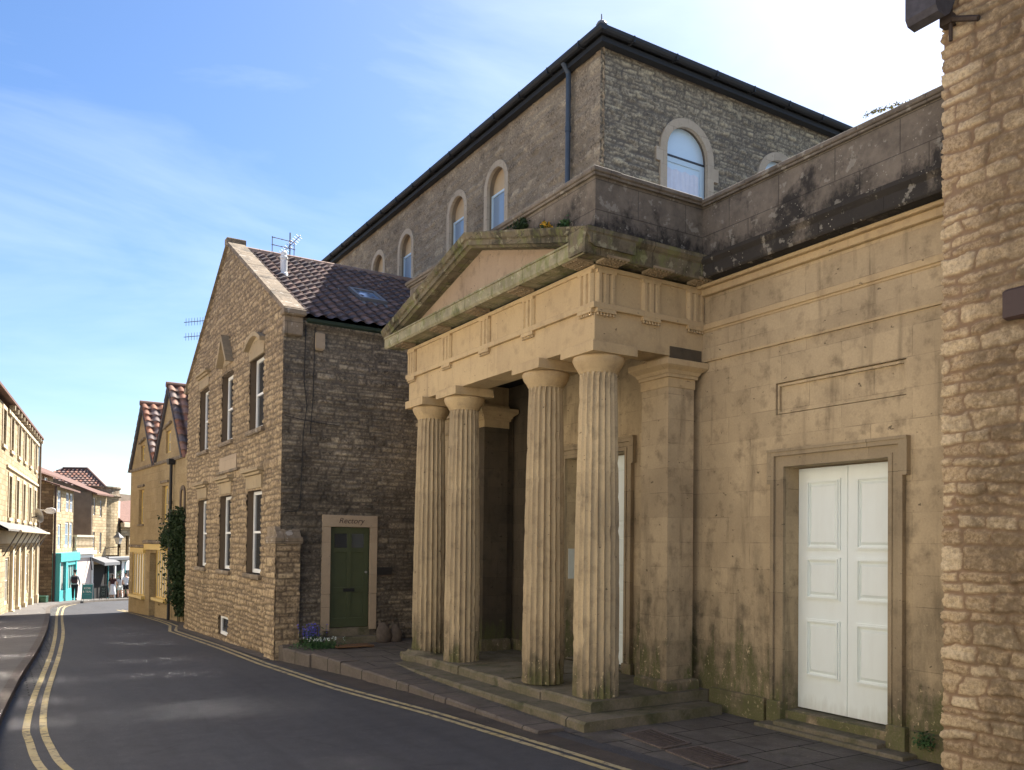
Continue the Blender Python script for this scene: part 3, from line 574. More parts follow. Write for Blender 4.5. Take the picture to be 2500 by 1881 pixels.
def panel_door(u0,u1,z0,z1,rows,y=.25):
    dr=B(TS); dr.box(u0,u1,y+.03,y+.07,z0,z1)
    d=dr.build('double_door',M['wpaint'],cb)
    mid=(u0+u1)/2
    for a,c in ((u0+.006,mid-.004),(mid+.004,u1-.006)):
        b=B(TS); b.box(a,c,y,y+.03,z0+.004,z1-.004)
        W=c-a; pa,pc=a+W*.18,c-W*.13
        if a>mid: pa,pc=a+W*.17,c-W*.12
        for r0,r1 in rows:
            za,zb_=z0+(z1-z0)*r0,z0+(z1-z0)*r1
            # raised bolection frame plus fielded panel with bevelled edge
            for o,t,yy in ((0,.022,-.020),(.022,.018,-.038),(.040,.014,-.014)):
                x0,x1,q0,q1=pa+o,pc-o,za+o,zb_-o
                b.prism([(x0,q1),(x1,q1),(x1-t,q1-t),(x0+t,q1-t)],'y',y+yy,y+.001).prism([(x0,q0),(x0+t,q0+t),(x1-t,q0+t),(x1,q0)],'y',y+yy,y+.001)
                b.prism([(x0,q0),(x0,q1),(x0+t,q1-t),(x0+t,q0+t)],'y',y+yy,y+.001).prism([(x1,q0),(x1-t,q0+t),(x1-t,q1-t),(x1,q1)],'y',y+yy,y+.001)
            x0,x1,q0,q1=pa+.085,pc-.085,za+.1,zb_-.1; e=.032
            vs=[(x0-e,y-.001,q0-e),(x1+e,y-.001,q0-e),(x1+e,y-.001,q1+e),(x0-e,y-.001,q1+e),(x0,y-.022,q0),(x1,y-.022,q0),(x1,y-.022,q1),(x0,y-.022,q1)]
            b.add(vs,[(0,1,5,4),(1,2,6,5),(2,3,7,6),(3,0,4,7),(4,5,6,7)])
        b.build('leaf',M['wpaint'],d)
    return d
panel_door(d1[0],d1[1],-.03,3.155,((.135,.375),(.455,.63),(.66,.95)))
panel_door(d2[0],d2[1],.05,3.66,((.13,.37),(.45,.62),(.66,.95)))
B(TS).box(d1[0],d1[1],.1,.34,-.6,-.045,.01).build('threshold',M['step'],cb); B(TS).box(d1[0]+.02,d1[1]-.0,-.25,.12,-.6,-.155,.015).build('step',M['step'],cb); B(TS).box(d2[0],d2[1],.0,.34,-.3,.045,.01).build('threshold',M['step'],cb)
# soffit step in front of right door
b=B(); b.box(8.62,8.9,5.75,7.9,-.5,-.215,.015).build('step',M['step'],cb)
# stylobate and lower step
def rough_slab(x0,x1,y0,y1,z0,z1,seed,mat,name='step',amp=.018,joints=1.3):
    rr=random.Random(seed); b=B(); Y=y0
    while Y<y1-.05:
        L=min(rr.uniform(.8,1.7)*joints/1.3,y1-Y); 
        if y1-(Y+L)<.3: L=y1-Y
        d=rr.uniform(-amp,amp); zt=z1+rr.uniform(-amp,amp)*.5
        nx=10; ny=max(2,int(L/.12)); xs=np.linspace(x0+d,x1,nx); yy=np.linspace(Y+.004,Y+L-.004,ny)
        vs=[];fs=[]
        for j,yv in enumerate(yy):
            e=rr.uniform(-.012,.012)
            row=[(x0+d+e*.5,yv,z0),(x0+d+e,yv,zt-.035+e*.4),(x0+d+.028+e*.6,yv,zt-.004-abs(e)*.5)]+[(xv,yv,zt+rr.uniform(-.002,.002)) for xv in xs[2:]]
            vs+=row
        m_=len(row)
        for j in range(ny-1):
            for k in range(m_-1): a=j*m_+k; fs.append((a,a+1,a+m_+1,a+m_))
        fs.append(tuple(range(m_))+()) if False else None
        fs=[f for f in fs if f]
        n0=len(vs); vs+= [(x1,yy[0],z0),(x1,yy[-1],z0)]
        fs.append(tuple([n0]+list(range(m_-1,-1,-1)))[::-1]); fs.append(tuple([n0+1]+list(range((ny-1)*m_+m_-1,(ny-1)*m_-1,-1))))
        b.add(vs,[f[::-1] for f in fs]); Y+=L
    return b.build(name,mat,cb)
rough_slab(6.79,8.95,9.05,15.25,-.5,0,11,M['step'],amp=.026)
rough_slab(6.35,8.75,8.60,15.2,-.5,-.133,12,M['step'],joints=1.6,amp=.036)
# antae
def anta(x0,x1,y0,y1,zb_,mt='ashlar'):
    b=B(); b.box(x0,x1,y0,y1,zb_,4.42); o=b.build('pilaster',M[mt],cb)
    b=B(); b.box(x0-.012,x1+.012,y0-.012,y1+.012,4.42,4.56).box(x0-.04,x1+.04,y0-.04,y1+.04,4.56,4.61)
    vs=[];
    for z,e in ((4.61,.05),(4.66,.075),(4.70,.13),(4.72,.15),(4.80,.15)): vs+=[(x0-e,y0-e,z),(x1+e,y0-e,z),(x1+e,y1+e,z),(x0-e,y1+e,z)]
    b.add(vs,[(k*4+j,k*4+(j+1)%4,k*4+4+(j+1)%4,k*4+4+j) for k in range(4) for j in range(4)]+[(16,17,18,19)])
    b.box(x0-.02,x1+.02,y0-.0,y1+.0,4.80,4.87); b.build('capital',M['entab'],o)
    b=B(); b.box(x0-.06,x1+.06,y0-.08,y1+.06,zb_-.3,zb_+.22,.03); b.build('base_block',M['surround'],o)
anta(8.29,8.79,9.25,9.84,-.06); anta(8.20,8.75,14.50,15.12,0,'shade_stain')  # left pilaster takes the stone with shade and staining in its colour
B().box(8.79,8.95,9.42,9.9,-.1,4.86).build('wall_strip',M['ashlar'],cb); B().box(8.75,8.95,14.6,15.1,-.1,4.86).build('wall_strip',M['shade_stain'],cb)
B().box(8.925,8.95,12.99,15.1,0,5.3).build('shade_stained_bay',M['shade_stain'],cb)  # dark sheet over the rear wall; portico shade and staining are its colour
# link wall to the stone house
b=B(); b.box(8.22,8.9,15.12,17.58,-.5,4.42).box(8.18,8.9,15.12,17.56,4.42,4.46).box(8.20,8.9,15.12,17.57,4.46,4.75).box(8.12,8.9,15.12,17.55,4.75,4.83).box(8.22,8.9,15.3,17.58,4.83,6.0)
b.build('side_wall',M['ashlar'],cb)
# columns
CY=[9.45,10.78,13.43,14.78]; CX=7.17
def column(cx,cy,seed,zb_=0):
    rr=np.random.RandomState(seed); nf=20; sub=7; nt=nf*sub; H=4.5
    zs=np.concatenate([np.linspace(zb_,4.36,56),[4.40,4.43,4.45,4.47,4.485,4.5]]); th=np.arange(nt)/nt*2*math.pi
    vs=[]
    for z in zs:
        t=(z-0)/H; r=.325-.062*t-.010*(2*t-1)**2*0+.012*math.sin(math.pi*min(1,max(0,t)))
        ph=(th/(2*math.pi)*nf)%1.0; dep=np.sin(math.pi*ph)**.8*.042
        if z>4.36: q=min(1,(z-4.36)/.13); dep=dep*np.sqrt(np.maximum(0,1-(q/np.maximum(.2,np.sin(math.pi*ph)+.15))**2))
        wear=(fbm(th*6+seed,np.full(nt,z*5.0),seed)-.5)*(.012+.020*max(0,1-z/1.2)); ar=(ph<.12)|(ph>.88)
        chip=np.where(ar,-np.maximum(0,fbm(th*9,np.full(nt,z*11.0),seed+3)-.56)*(.06+.12*max(0,1-z/1.5)),0)
        rad=r-dep+wear*.5+chip
        vs.append(np.stack([cx+rad*np.cos(th),cy+rad*np.sin(th),np.full(nt,z)],1))
    b=B(); n=nt; V=np.concatenate(vs); k=len(zs)
    fs=[(j*n+i,j*n+(i+1)%n,(j+1)*n+(i+1)%n,(j+1)*n+i) for j in range(k-1) for i in range(n)]
    b.add(V.tolist(),fs); o=b.build('column',M['column'],cb)
    c=B(); c.lathe([(.258,4.485),(.275,4.505),(.275,4.515),(.283,4.52),(.283,4.53),(.292,4.535),(.30,4.555),(.335,4.60),(.358,4.65),(.366,4.685),(.362,4.71),(.34,4.722)],(cx,cy,0),56)
    q=c.build('capital',M['entab'],o,True); 
    a=B(); a.box(cx-.385,cx+.385,cy-.385,cy+.385,4.72,4.862,.004).build('abacus',M['entab'],o)
    return o
for i,y in enumerate(CY): column(CX,y,21+i,0 if i<3 else -.1)
b=B(); b.lathe([(.42,-.3),(.46,-.12),(.44,-.03),(.36,.02),(.33,.06)],(7.12,14.83,0),18); b.build('base_block',M['step'],cb)
# entablature
Y0,Y1=9.22,15.29; X0=6.92
b=B(); b.box(X0,7.42,Y0,Y1,4.86,5.34,.003); b.box(7.42,8.95,Y0,9.72,4.862,5.34,.003); b.box(7.42,8.95,14.79,Y1,4.862,5.34,.003)
b.build('architrave',M['entab'],cb)
b=B(); b.box(8.28,8.90,Y0-.012,Y0,4.80,5.0); b.build('dark_patch',M['shade_stain'],cb)
b=B(); b.box(X0-.06,7.5,Y0-.06,Y1+.05,5.34,5.42,.004); b.box(7.5,8.95,Y0-.06,9.6,5.34,5.42,.004); b.build('taenia',M['entab'],cb)
b=B(); b.box(X0+.0,7.45,Y0,Y1,5.42,5.93); b.box(7.45,8.95,Y0,9.7,5.42,5.93); b.box(7.45,8.95,14.8,Y1,5.42,5.93); b.build('frieze',M['entab'],cb)
b=B(); b.box(X0-.03,8.95,Y0-.03,Y1+.03,5.875,5.935,.004); b.build('frieze_band',M['entab'],cb)
b=B(); b.box(7.42,8.95,9.6,14.9,5.30,5.40); b.build('ceiling',M['blackin'],cb)  # coloured almost black to carry the shade under the portico
TRY=[9.39,10.88,12.23,13.62,15.12]; TRX=[7.09,7.90,8.76]; tw=.33
def triglyph(T):
    b=B(T); w2=tw/2; d=.055
    prof=[(-w2,0),(-w2,-d*.3),(-w2+.03,-d),(-w2+.075,-d),(-w2+.105,-.008),(-w2+.135,-d),(w2-.135,-d),(w2-.105,-.008),(w2-.075,-d),(w2-.03,-d),(w2,-d*.3),(w2,0)]
    b.prism(prof,'z',5.42,5.83); b.box(-w2,w2,-d-.002,0,5.83,5.876)
    o=b.build('triglyph',M['entab'],cb)
    r=B(T); r.box(-w2,w2,-.056,0,5.29,5.34)
    for k in range(6): x=-w2+.03+k*(tw-.06)/5; r.cyl((x,-.03,5.291),(x,-.03,5.252),.013,.02,8)
    r.build('regula',M['entab'],o)
    return o
def mutule(T,w_=.37):
    b=B(T); b.add([(-w_/2,-.31,5.962),(w_/2,-.31,5.962),(w_/2,-.035,5.94),(-w_/2,-.035,5.94),(-w_/2,-.31,5.99),(w_/2,-.31,5.99),(w_/2,-.035,5.99),(-w_/2,-.035,5.99)],[(3,2,1,0),(4,5,6,7),(0,1,5,4),(1,2,6,5),(2,3,7,6),(3,0,4,7)])
    for k in range(6):
        for j in range(3): x=-w_/2+.04+k*(w_-.08)/5; y=-.29+j*.095; z=5.963-(y+.31)*.08; b.cyl((x,y,z),(x,y,z-.018),.014,.016,6)
    return b.build('mutule',M['surround'],cb)
for y in TRY: triglyph(Fr(X0,y,-90)); mutule(Fr(X0,y,-90))
for x in TRX: triglyph(Fr(x,Y0,0)); mutule(Fr(x,Y0,0))
# cornice: corona with drip, side run, and wall run
b=B(); b.prism([(6.545,6.0),(6.575,5.965),(6.60,5.985),(6.95,5.985),(6.95,6.19),(6.53,6.19),(6.53,6.165),(6.55,6.16)],'y',8.94,15.68)
b.build('cornice',M['crustg'],cb)
b=B(); b.prism([(8.935,5.965),(8.955,5.95),(8.975,5.98),(9.3,5.98),(9.3,6.30),(8.86,6.30),(8.86,6.24),(8.90,6.19),(8.92,6.17)],'x',6.528,9.0)
b.build('side_cornice',M['crust2'],cb)
b=B(); b.prism([(8.62,5.99),(8.64,5.965),(8.66,5.985),(8.95,5.955),(8.95,6.25),(8.57,6.25),(8.57,6.20),(8.62,6.14)],'y',3.0,8.9); b.build('wall_cornice',M['crust'],cb)
# pediment
b=B(); b.prism([(9.0,6.19),(15.5,6.19),(12.27,7.12)],'x',6.87,6.92); b.build('tympanum',M['tympanum'],cb)
def rake(y0,z0,y1,z1):
    b=B(); d=Vector((y1-y0,z1-z0)).normalized(); n_=Vector((-d.y,d.x)); n_=n_ if n_.y>0 else -n_
    prof=[(6.66,-.0),(6.62,.03),(6.58,.035),(6.58,.11),(6.545,.13),(6.515,.20),(6.515,.225),(7.35,.225),(7.35,0)]
    k=len(prof); seg=26; vs=[];rr=random.Random(3)
    for s_ in range(seg+1):
        t=s_/seg; y=y0+(y1-y0)*t; z=z0+(z1-z0)*t
        for (x,h) in prof: e=rr.uniform(-.006,.006) if h>.1 else 0; vs.append((x+e,y,z+h/abs(d.x)+e))
    fs=[(s_*k+i,s_*k+(i+1)%k,(s_+1)*k+(i+1)%k,(s_+1)*k+i) for s_ in range(seg) for i in range(k)]
    if y1>y0: fs=[f[::-1] for f in fs]
    fs.append(tuple(range(k))); fs.append(tuple(range(seg*k,(seg+1)*k))[::-1])
    b.add(vs,fs); return b.build('raking_cornice',M['crust2'],cb)
rake(8.875,6.05,12.30,7.03); rake(15.80,6.12,12.30,7.03)
# parapet with coping
b=B(); b.box(6.93,7.25,9.24,15.33,6.15,7.19); b.box(7.25,8.95,9.24,9.56,6.15,7.19); b.box(7.25,9.3,15.0,15.33,6.15,7.2)
b.box(8.93,9.25,3.0,9.24,6.2,7.17); b.build('parapet',M['crust'],cb)
b=B(); b.box(6.885,7.3,9.195,15.4,7.185,7.225,.004).box(6.86,7.32,9.17,15.42,7.225,7.295,.012); b.box(7.32,8.86,9.17,9.62,7.216,7.286,.012).box(7.3,8.885,9.195,9.6,7.18,7.216)
b.box(8.86,9.3,3.0,9.62,7.195,7.262,.012).box(8.885,9.28,3.0,9.195,7.16,7.195,.004); b.build('coping',M['crust'],cb)
b=B(); b.box(9.25,20,-2,14.0,6.45,6.6).box(7.25,9.25,9.5,15.0,6.2,6.3); b.build('flat_roof',M['lead'],cb)
b=B(); b.box(9.7,20,-2,13.9,-.5,6.45).box(8.96,20,-1.9,3.0,-.5,6.45); b.box(9.2,10.66,14,17.6,-.5,6.45); b.build('rear_walls',M['rub_fard'],cb)
# ================================================================== HALL
TH=Fr(10.667,14,0)
hall=thing('stone_hall','tall rubble stone hall with arched windows rising behind the portico','building',TH)
TL=Fr(10.667,36,-90); UL=lambda Y:36-Y
lw=[18.42,20.56,23.97,26.2]
b=B(TL); b.face([(0,-.5),(22,-.5),(22,12.7),(0,12.7)],[arch(UL(c),.47,9.6,11.24) for c in lw],.05,.28); b.build('wall',M['rub_hall2'],hall)
panel('stone_facing',TL,UL(34.6),UL(13.97),6.3,12.68,hall,M['rub_hall2'],.055,arches=[(UL(c),.55,11.24,1.75) for c in lw],seed=31,ch=(.10,.2),sl=(.16,.42),amp=.055,mort=.010,rough=.04,wob=.06,off=-.045)
b=B(TH); b.face([(0,-.5),(16,-.5),(16,12.7),(0,12.7)],[arch(2.39,.63,8.9,10.88),arch(5.42,.63,8.9,10.88)],.05,.3); b.build('wall',M['rub_hall'],hall)
panel('stone_facing',TH,-.04,9.2,6.3,12.68,hall,M['rub_hall'],.04,arches=[(2.39,.72,10.88,2.0),(5.42,.72,10.88,2.0)],seed=37,ch=(.05,.12),sl=(.12,.38),amp=.04,mort=.004,rough=.03,wob=.06,off=-.045)
b=B(); b.box(10.9,26.6,14.2,35.9,-.5,12.5); b.build('core_wall',M['rub_fard'],hall)
for c in lw:
    b=B(TL); arch_ring(b,UL(c),.44,.60,9.6,11.24,-.015,.07); o=b.build('window_surround',M['arch_stone'],hall)
    window(TL,UL(c)-.47,UL(c)+.47,9.6,11.12,hall,M['paleblue'],M['glassb'],y=.14,fr=.055,cols=1,rows=1)
    b=B(TL); b.prism(arch(UL(c),.47,11.12,11.24),'y',.2,.24); b.build('blind_arch',M['blind'],hall)
    b=B(TL); b.box(UL(c)-.44,UL(c)-.16,.20,.23,9.65,11.08).build('curtain',M['curtain'],hall)
for cx in (2.39,5.42):
    b=B(TH); arch_ring(b,cx,.61,.80,8.9,10.88,-.02,.07)
    for zz in (9.4,10.55): b.box(cx-.92,cx-.78,-.018,.05,zz,zz+.3).box(cx+.78,cx+.95,-.018,.05,zz-.1,zz+.2)
    b.build('window_surround',M['arch_stone'],hall)
    o=window(TH,cx-.63,cx+.63,8.9,10.80,hall,M['paleblue'],M['glassw'],y=.12,fr=.12,rows=1)
    b=B(TH); b.prism(arch(cx,.63,10.83,10.88),'y',.15,.2); b.build('arch_pane',M['glassw'],hall)
    b=B(TH); b.box(cx-.62,cx+.62,.11,.17,10.79,10.835); b.build('transom',M['gutter'],hall)
    b=B(TH); nn=26; top=10.6
    vs=[(cx-.47+.94*i/nn,.135+.008*math.sin(i*1.7),8.95) for i in range(nn+1)]+[(cx-.47+.94*i/nn,.135+.008*math.sin(i*1.7),top-.03-.05*abs(math.sin(i*.42))) for i in range(nn+1)]
    b.add(vs,[(i,i+1,nn+2+i,nn+1+i) for i in range(nn)]); b.build('curtain',M['curtain'],hall)
# eaves, gutters and roof
b=B(); b.box(10.5,27,13.82,14.0,12.56,12.67).box(10.5,10.667,14.0,36.2,12.56,12.67); b.build('eaves_board',M['eaves'],hall)
b=B()
gp=[(-.09,.02),(-.085,-.04),(-.05,-.08),(0,-.095),(.05,-.08),(.085,-.04),(.09,.02)]
b.prism([(13.73+p,12.77+q) for p,q in gp],'x',10.38,27); b.prism([(10.41+p,12.77+q) for p,q in gp],'y',13.64,36.2)
for k in range(18):
    y=14.4+k*1.2; b.box(10.31,10.52,y,y+.035,12.66,12.795)
for k in range(10):
    x=11.2+k*1.2; b.box(x,x+.035,13.63,13.84,12.66,12.795)
b.build('gutter',M['eaves'],hall)
b=B(); b.add([(10.36,13.68,12.79),(27.1,13.68,12.79),(27.1,36.4,12.79),(10.36,36.4,12.79),(17,22,15.1),(20,28,15.1)],[(0,1,4),(1,2,5,4),(2,3,5),(3,0,4,5)]); b.build('roof',M['slate'],hall)
b=B(); b.lathe([(.10,0),(.12,.05),(.09,.10),(.03,.15)],(10.44,13.76,12.78),12); b.cyl((10.44,13.76,12.9),(10.42,13.74,13.04),.018,.012,6); b.build('corner_finial',M['lead'],hall)
b=B(); b.tube([(10.42,15.12,12.7),(10.57,15.12,12.5),(10.57,15.12,6.5)],.058,12)
for z in (8.2,9.7,11.2): b.cyl((10.57,15.12,z),(10.57,15.12,z+.12),.07,n=12)
b.build('downpipe',M['pipe'],hall)
# ================================================================== STONE HOUSE (rectory)
TRs=Fr(5.11,17.6,0); TRf=Fr(5.11,28.0,-90); UR=lambda Y:28.0-Y
rect_=thing('stone_house','gabled rubble stone house with a dark green door between the portico and the cottage','house',TRs)
ops=[(19.17,20.40,4.70,6.42),(22.07,23.30,4.70,6.48),(24.96,26.16,4.70,6.50),(19.20,20.46,1.34,3.28),(22.08,23.32,1.34,3.28),(24.98,26.15,1.34,3.28),(22.2,23.25,-.36,.14)]
H_=[(UR(b_),UR(a),c,d) for a,b_,c,d in ops]
b=B(TRf); b.face([(0,-1.2),(10.4,-1.2),(10.4,7.0),(5.2,9.93),(0,7.0)],[rect(*h) for h in H_],0,.26); b.build('wall',M['rub_front'],rect_)
def gmask(u,v): return v<7.05+(5.2-np.abs(u-5.2))*.563
panel('stone_facing',TRf,-.02,10.42,-1.0,10.0,rect_,M['rub_front'],.034,holes=H_,mask=gmask,seed=41,ch=(.09,.17),sl=(.13,.34),amp=.034,mort=.007,rough=.034,wob=.06)
dr=(6.15-5.11,7.06-5.11,-.4,2.43)
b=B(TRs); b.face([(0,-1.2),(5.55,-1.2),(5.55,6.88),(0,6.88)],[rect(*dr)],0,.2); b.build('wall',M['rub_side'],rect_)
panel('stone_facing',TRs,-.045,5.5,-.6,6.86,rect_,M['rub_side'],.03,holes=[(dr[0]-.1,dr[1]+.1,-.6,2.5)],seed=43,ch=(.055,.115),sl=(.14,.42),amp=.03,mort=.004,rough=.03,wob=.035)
b=B(); b.box(5.5,10.6,17.9,27.9,-1.2,6.8); b.box(5.35,10.6,27.95,28.0,-1.2,6.9); b.build('core_wall',M['rub_fard'],rect_)
# plain thickening at the foot of the corner
panel('corner_footing',Fr(4.95,17.44,0),-.0,.5,-.6,2.05,rect_,M['rub_front'],.03,seed=47,ch=(.09,.16),sl=(.18,.4),amp=.02,mort=.004,rough=.03)
panel('corner_footing',Fr(4.95,18.2,-90),0,.76,-.6,2.05,rect_,M['rub_front'],.03,seed=48,ch=(.09,.17),sl=(.15,.4),amp=.02,mort=.004,rough=.03)
b=B(); b.box(4.955,5.46,17.445,18.2,-.6,2.04).box(4.92,5.5,17.41,18.22,2.04,2.2,.025); b.prism([(17.43,2.2),(17.63,2.42),(18.2,2.42),(18.2,2.2)],'x',4.96,5.47); b.build('footing_cap',M['coping'],rect_)
# windows
for i,(a,c,z0,z1) in enumerate(H_[:6]):
    window(TRf,a+.02,c-.02,z0+.02,z1-.01,rect_,M['white'],M['glass'],y=.13,fr=.075,cols=1,rows=2,bar=.05)
    b=B(TRf); b.box(a-.1,c+.1,-.09,.14,z0-.11,z0,.015).build('sill',M['coping'],rect_)
a,c,z0,z1=H_[6]; window(TRf,a+.02,c-.02,z0,z1,rect_,M['white'],M['glass'],y=.04,fr=.07,rows=1)
def hood(u0,u1,z,kind):
    b=B(TRf); m_=(u0+u1)/2
    if kind=='tri':
        b.prism([(m_-.5,z),(m_,z+.62),(m_+.5,z),(m_+.62,z),(m_,z+.78),(m_-.62,z)],'y',-.22,.0)
        b.prism([(m_-.5,z),(m_+.5,z),(m_,z+.62)],'y',-.05,0)
    elif kind=='arch':
        n_=10; P=[(u0-.1+(u1-u0+.2)*i/n_,z+.22*math.sin(math.pi*i/n_)) for i in range(n_+1)]
        b.prism(P+[(x,y-.1) for x,y in P[::-1]],'y',-.16,0); b.prism([(u0-.03,z-.34),(u1+.03,z-.34)]+[(x*.94+m_*.06,y-.1) for x,y in P[::-1]],'y',-.045,0)
    else:
        b.box(u0-.16,u1+.16,-.17,0,z+.12,z+.2,.01).box(u0-.12,u1+.12,-.11,0,z+.05,z+.12,.01).box(u0-.06,u1+.06,-.05,0,z-.26,z+.05,.008)
    return b.build('hood_mould',M['surround'],rect_)
for i,k in enumerate(('arch','tri','flat','flat','flat','flat')):
    a,c,z0,z1=H_[i]; hood(a,c,z1+(.3 if k!='tri' else .22),k)
b=B(TRf); b.box(UR(23.35),UR(21.5),-.05,0,3.93,4.3,.01); b.build('stone_tablet',M['frame_stone'],rect_)
b=B(TRf); b.box(UR(23.55),UR(21.3),-.08,0,3.86,3.93,.01); b.build('tablet_sill',M['coping'],rect_)
# gable coping with kneelers
def cop(y0,z0,y1,z1):
    b=B(); 
    for k in range(5):
        t0=k/5+.002;t1=(k+1)/5-.002; ya,za,yb,zb_=y0+(y1-y0)*t0,z0+(z1-z0)*t0,y0+(y1-y0)*t1,z0+(z1-z0)*t1
        b.add([(5.0,ya,za),(5.5,ya,za),(5.5,yb,zb_),(5.0,yb,zb_),(5.02,ya,za+.09),(5.46,ya,za+.09),(5.46,yb,zb_+.09),(5.02,yb,zb_+.09)],[(3,2,1,0),(4,5,6,7),(0,1,5,4),(1,2,6,5),(2,3,7,6),(3,0,4,7)] if y1>y0 else [(0,1,2,3),(7,6,5,4),(4,5,1,0),(5,6,2,1),(6,7,3,2),(7,4,0,3)])
    return b.build('coping',M['coping'],rect_)
cop(17.42,6.92,22.8,9.93); cop(28.25,6.86,22.8,9.93)
b=B(); b.box(5.0,5.48,17.34,17.62,6.85,6.98,.02).box(5.05,5.44,17.46,17.62,6.45,6.85,.02); b.build('kneeler',M['coping'],rect_)
B().box(5.0,5.5,28.0,28.3,6.75,6.93,.02).build('kneeler',M['coping'],rect_); B().box(5.0,5.5,22.68,22.92,9.9,10.08,.02).build('apex_stone',M['coping'],rect_)
# roof
sl_=math.hypot(5.35,2.98)
tiles('roof',(5.48,17.42,6.86),(1,0,0),(0,5.35,2.98),5.2,sl_,.29,.32,rect_,M['tile_dark'],5,.045,res=8,step=.05)
tiles('rear_roof',(5.48,28.2,6.86),(1,0,0),(0,-5.4,2.98),5.2,sl_,.30,.34,rect_,M['tile_dark'],6,.03,res=4)
b=B()
for k in range(14):
    x=5.5+k*.37; b.prism([(22.66,9.80),(22.70,9.9),(22.78,9.945),(22.86,9.945),(22.93,9.9),(22.98,9.80)],'x',x,x+.36)
b.build('ridge_tiles',M['ridge'],rect_)
b=B(); b.prism([(17.27,6.80),(17.29,6.74),(17.35,6.71),(17.41,6.74),(17.43,6.80)],'x',5.5,10.6); b.build('gutter',M['greengut'],rect_)
# roof light on the slope
sv=Vector((0,5.35,2.98)).normalized(); sn=Vector((0,-sv.z,sv.y))
def onroof(x,y,h): z=6.86+(y-17.42)*2.98/5.35; return Vector((x,y,z))+sn*h
b=B()
def rbox(b,x0,x1,y0,y1,h0,h1): b.add([onroof(x0,y0,h0),onroof(x1,y0,h0),onroof(x1,y1,h0),onroof(x0,y1,h0),onroof(x0,y0,h1),onroof(x1,y0,h1),onroof(x1,y1,h1),onroof(x0,y1,h1)],[(3,2,1,0),(4,5,6,7),(0,1,5,4),(1,2,6,5),(2,3,7,6),(3,0,4,7)])
for q in ((7.42,8.12,19.35,19.44),(7.42,8.12,20.12,20.21),(7.42,7.5,19.44,20.12),(8.04,8.12,19.44,20.12)): rbox(b,*q,0,.13)
o=b.build('roof_window',M['lead'],rect_); b=B(); rbox(b,7.5,8.04,19.44,20.12,.04,.09); b.build('pane',M['glassb'],o)
b=B(); rbox(b,7.35,8.25,19.1,19.35,.035,.05); b.build('flashing',M['lead'],rect_)
b=B(); z=8.74; b.lathe([(.13,-.1),(.11,.02),(.085,.05),(.085,.38),(.10,.39),(.10,.44),(.075,.46),(.075,.55),(.03,.6)],(5.97,20.8,z),14); b.build('roof_vent',M['white'],rect_)
# corbel stones and cables on the side wall
B(TRs).box(.62,.82,-.13,0,6.2,6.6,.04).build('corbel',M['frame_stone'],rect_); B(TRs).box(2.95,3.1,-.07,0,6.2,6.55,.03).build('corbel',M['frame_stone'],rect_)
b=B(TRs); b.tube([(.42,-.05,6.7),(.40,-.06,5.5),(.47,-.06,5.0),(.40,-.06,4.4),(.36,-.06,2.9),(.30,-.06,2.75),(.02,-.05,2.72)],.010,5); b.tube([(.62,-.05,6.7),(.6,-.06,5.2),(.55,-.06,4.4)],.010,5); b.tube([(-.01,-.06,4.75),(.4,-.06,4.68),(1.2,-.06,4.62)],.007,5)
b.build('cable',M['black'],rect_)
# door
b=B(TRs); zt=2.43
b.box(.854,dr[0],-.06,.2,.98,zt+.0,.008).box(.854,dr[0],-.055,.2,.19,.975,.008)
b.box(dr[1],2.11,-.06,.2,.98,zt,.008).box(dr[1],2.11,-.055,.2,.19,.975,.008); b.box(.854,2.11,-.062,.2,zt+.003,2.69,.008)
fr_=b.build('door_frame',M['frame_stone'],rect_)
text('lettering','Rectory',Fr(5.11+1.5,17.6-.0635,0,2.565),.17,M['brown'],fr_,.002,.25,1.05)
b=B(TRs); b.box(dr[0],dr[1],.06,.11,.25,zt)
W=dr[1]-dr[0]
dd=b.build('front_door',M['green'],rect_)
b=B(TRs)
x0,x1=dr[0],dr[1]; st=.115; mm=(x0+x1)/2
for q in ((x0,x0+st,.25,zt),(x1-st,x1,.25,zt),(mm-.05,mm+.05,.45,zt-.14),(x0+st,x1-st,.25,.45),(x0+st,mm-.05,1.0,1.12),(mm+.05,x1-st,1.0,1.12),(x0+st,mm-.05,1.88,1.98),(mm+.05,x1-st,1.88,1.98),(x0+st,x1-st,zt-.14,zt-.0)): b.box(q[0],q[1],.035,.062,q[2],q[3],.004)
b.build('door_rails',M['green'],dd)
b=B(TRs); b.box(x0+st,mm-.05,.05,.058,1.98,zt-.14).box(mm+.05,x1-st,.05,.058,1.98,zt-.14); b.build('pane',M['glass'],dd)
b=B(TRs); b.box(mm-.13,mm+.13,.025,.036,1.025,1.095,.003); b.build('letter_slot',M['black'],dd)
b=B(TRs); b.cyl((x1-.07,.035,1.45),(x1-.07,.0,1.45),.022,.026,12); b.build('knob',M['metal'],dd)
b=B(TRs); b.box(x0-.02,x1+.02,-.02,.12,-.5,.24,.01).box(x0-.18,x1+.12,-.34,-.02,-.5,.07,.015); b.build('door_step',M['step'],rect_)
pl=thing('wall_plaque','small dark plaque on the wall right of the green door','plaque',Fr(7.40,17.56,0,1.47)); b=B(); b.box(7.235,7.575,17.535,17.56,1.385,1.555,.004).build('plate',M['black'],pl); b=B(); b.box(7.22,7.59,17.545,17.575,1.37,1.385).build('rim',M['brown'],pl)
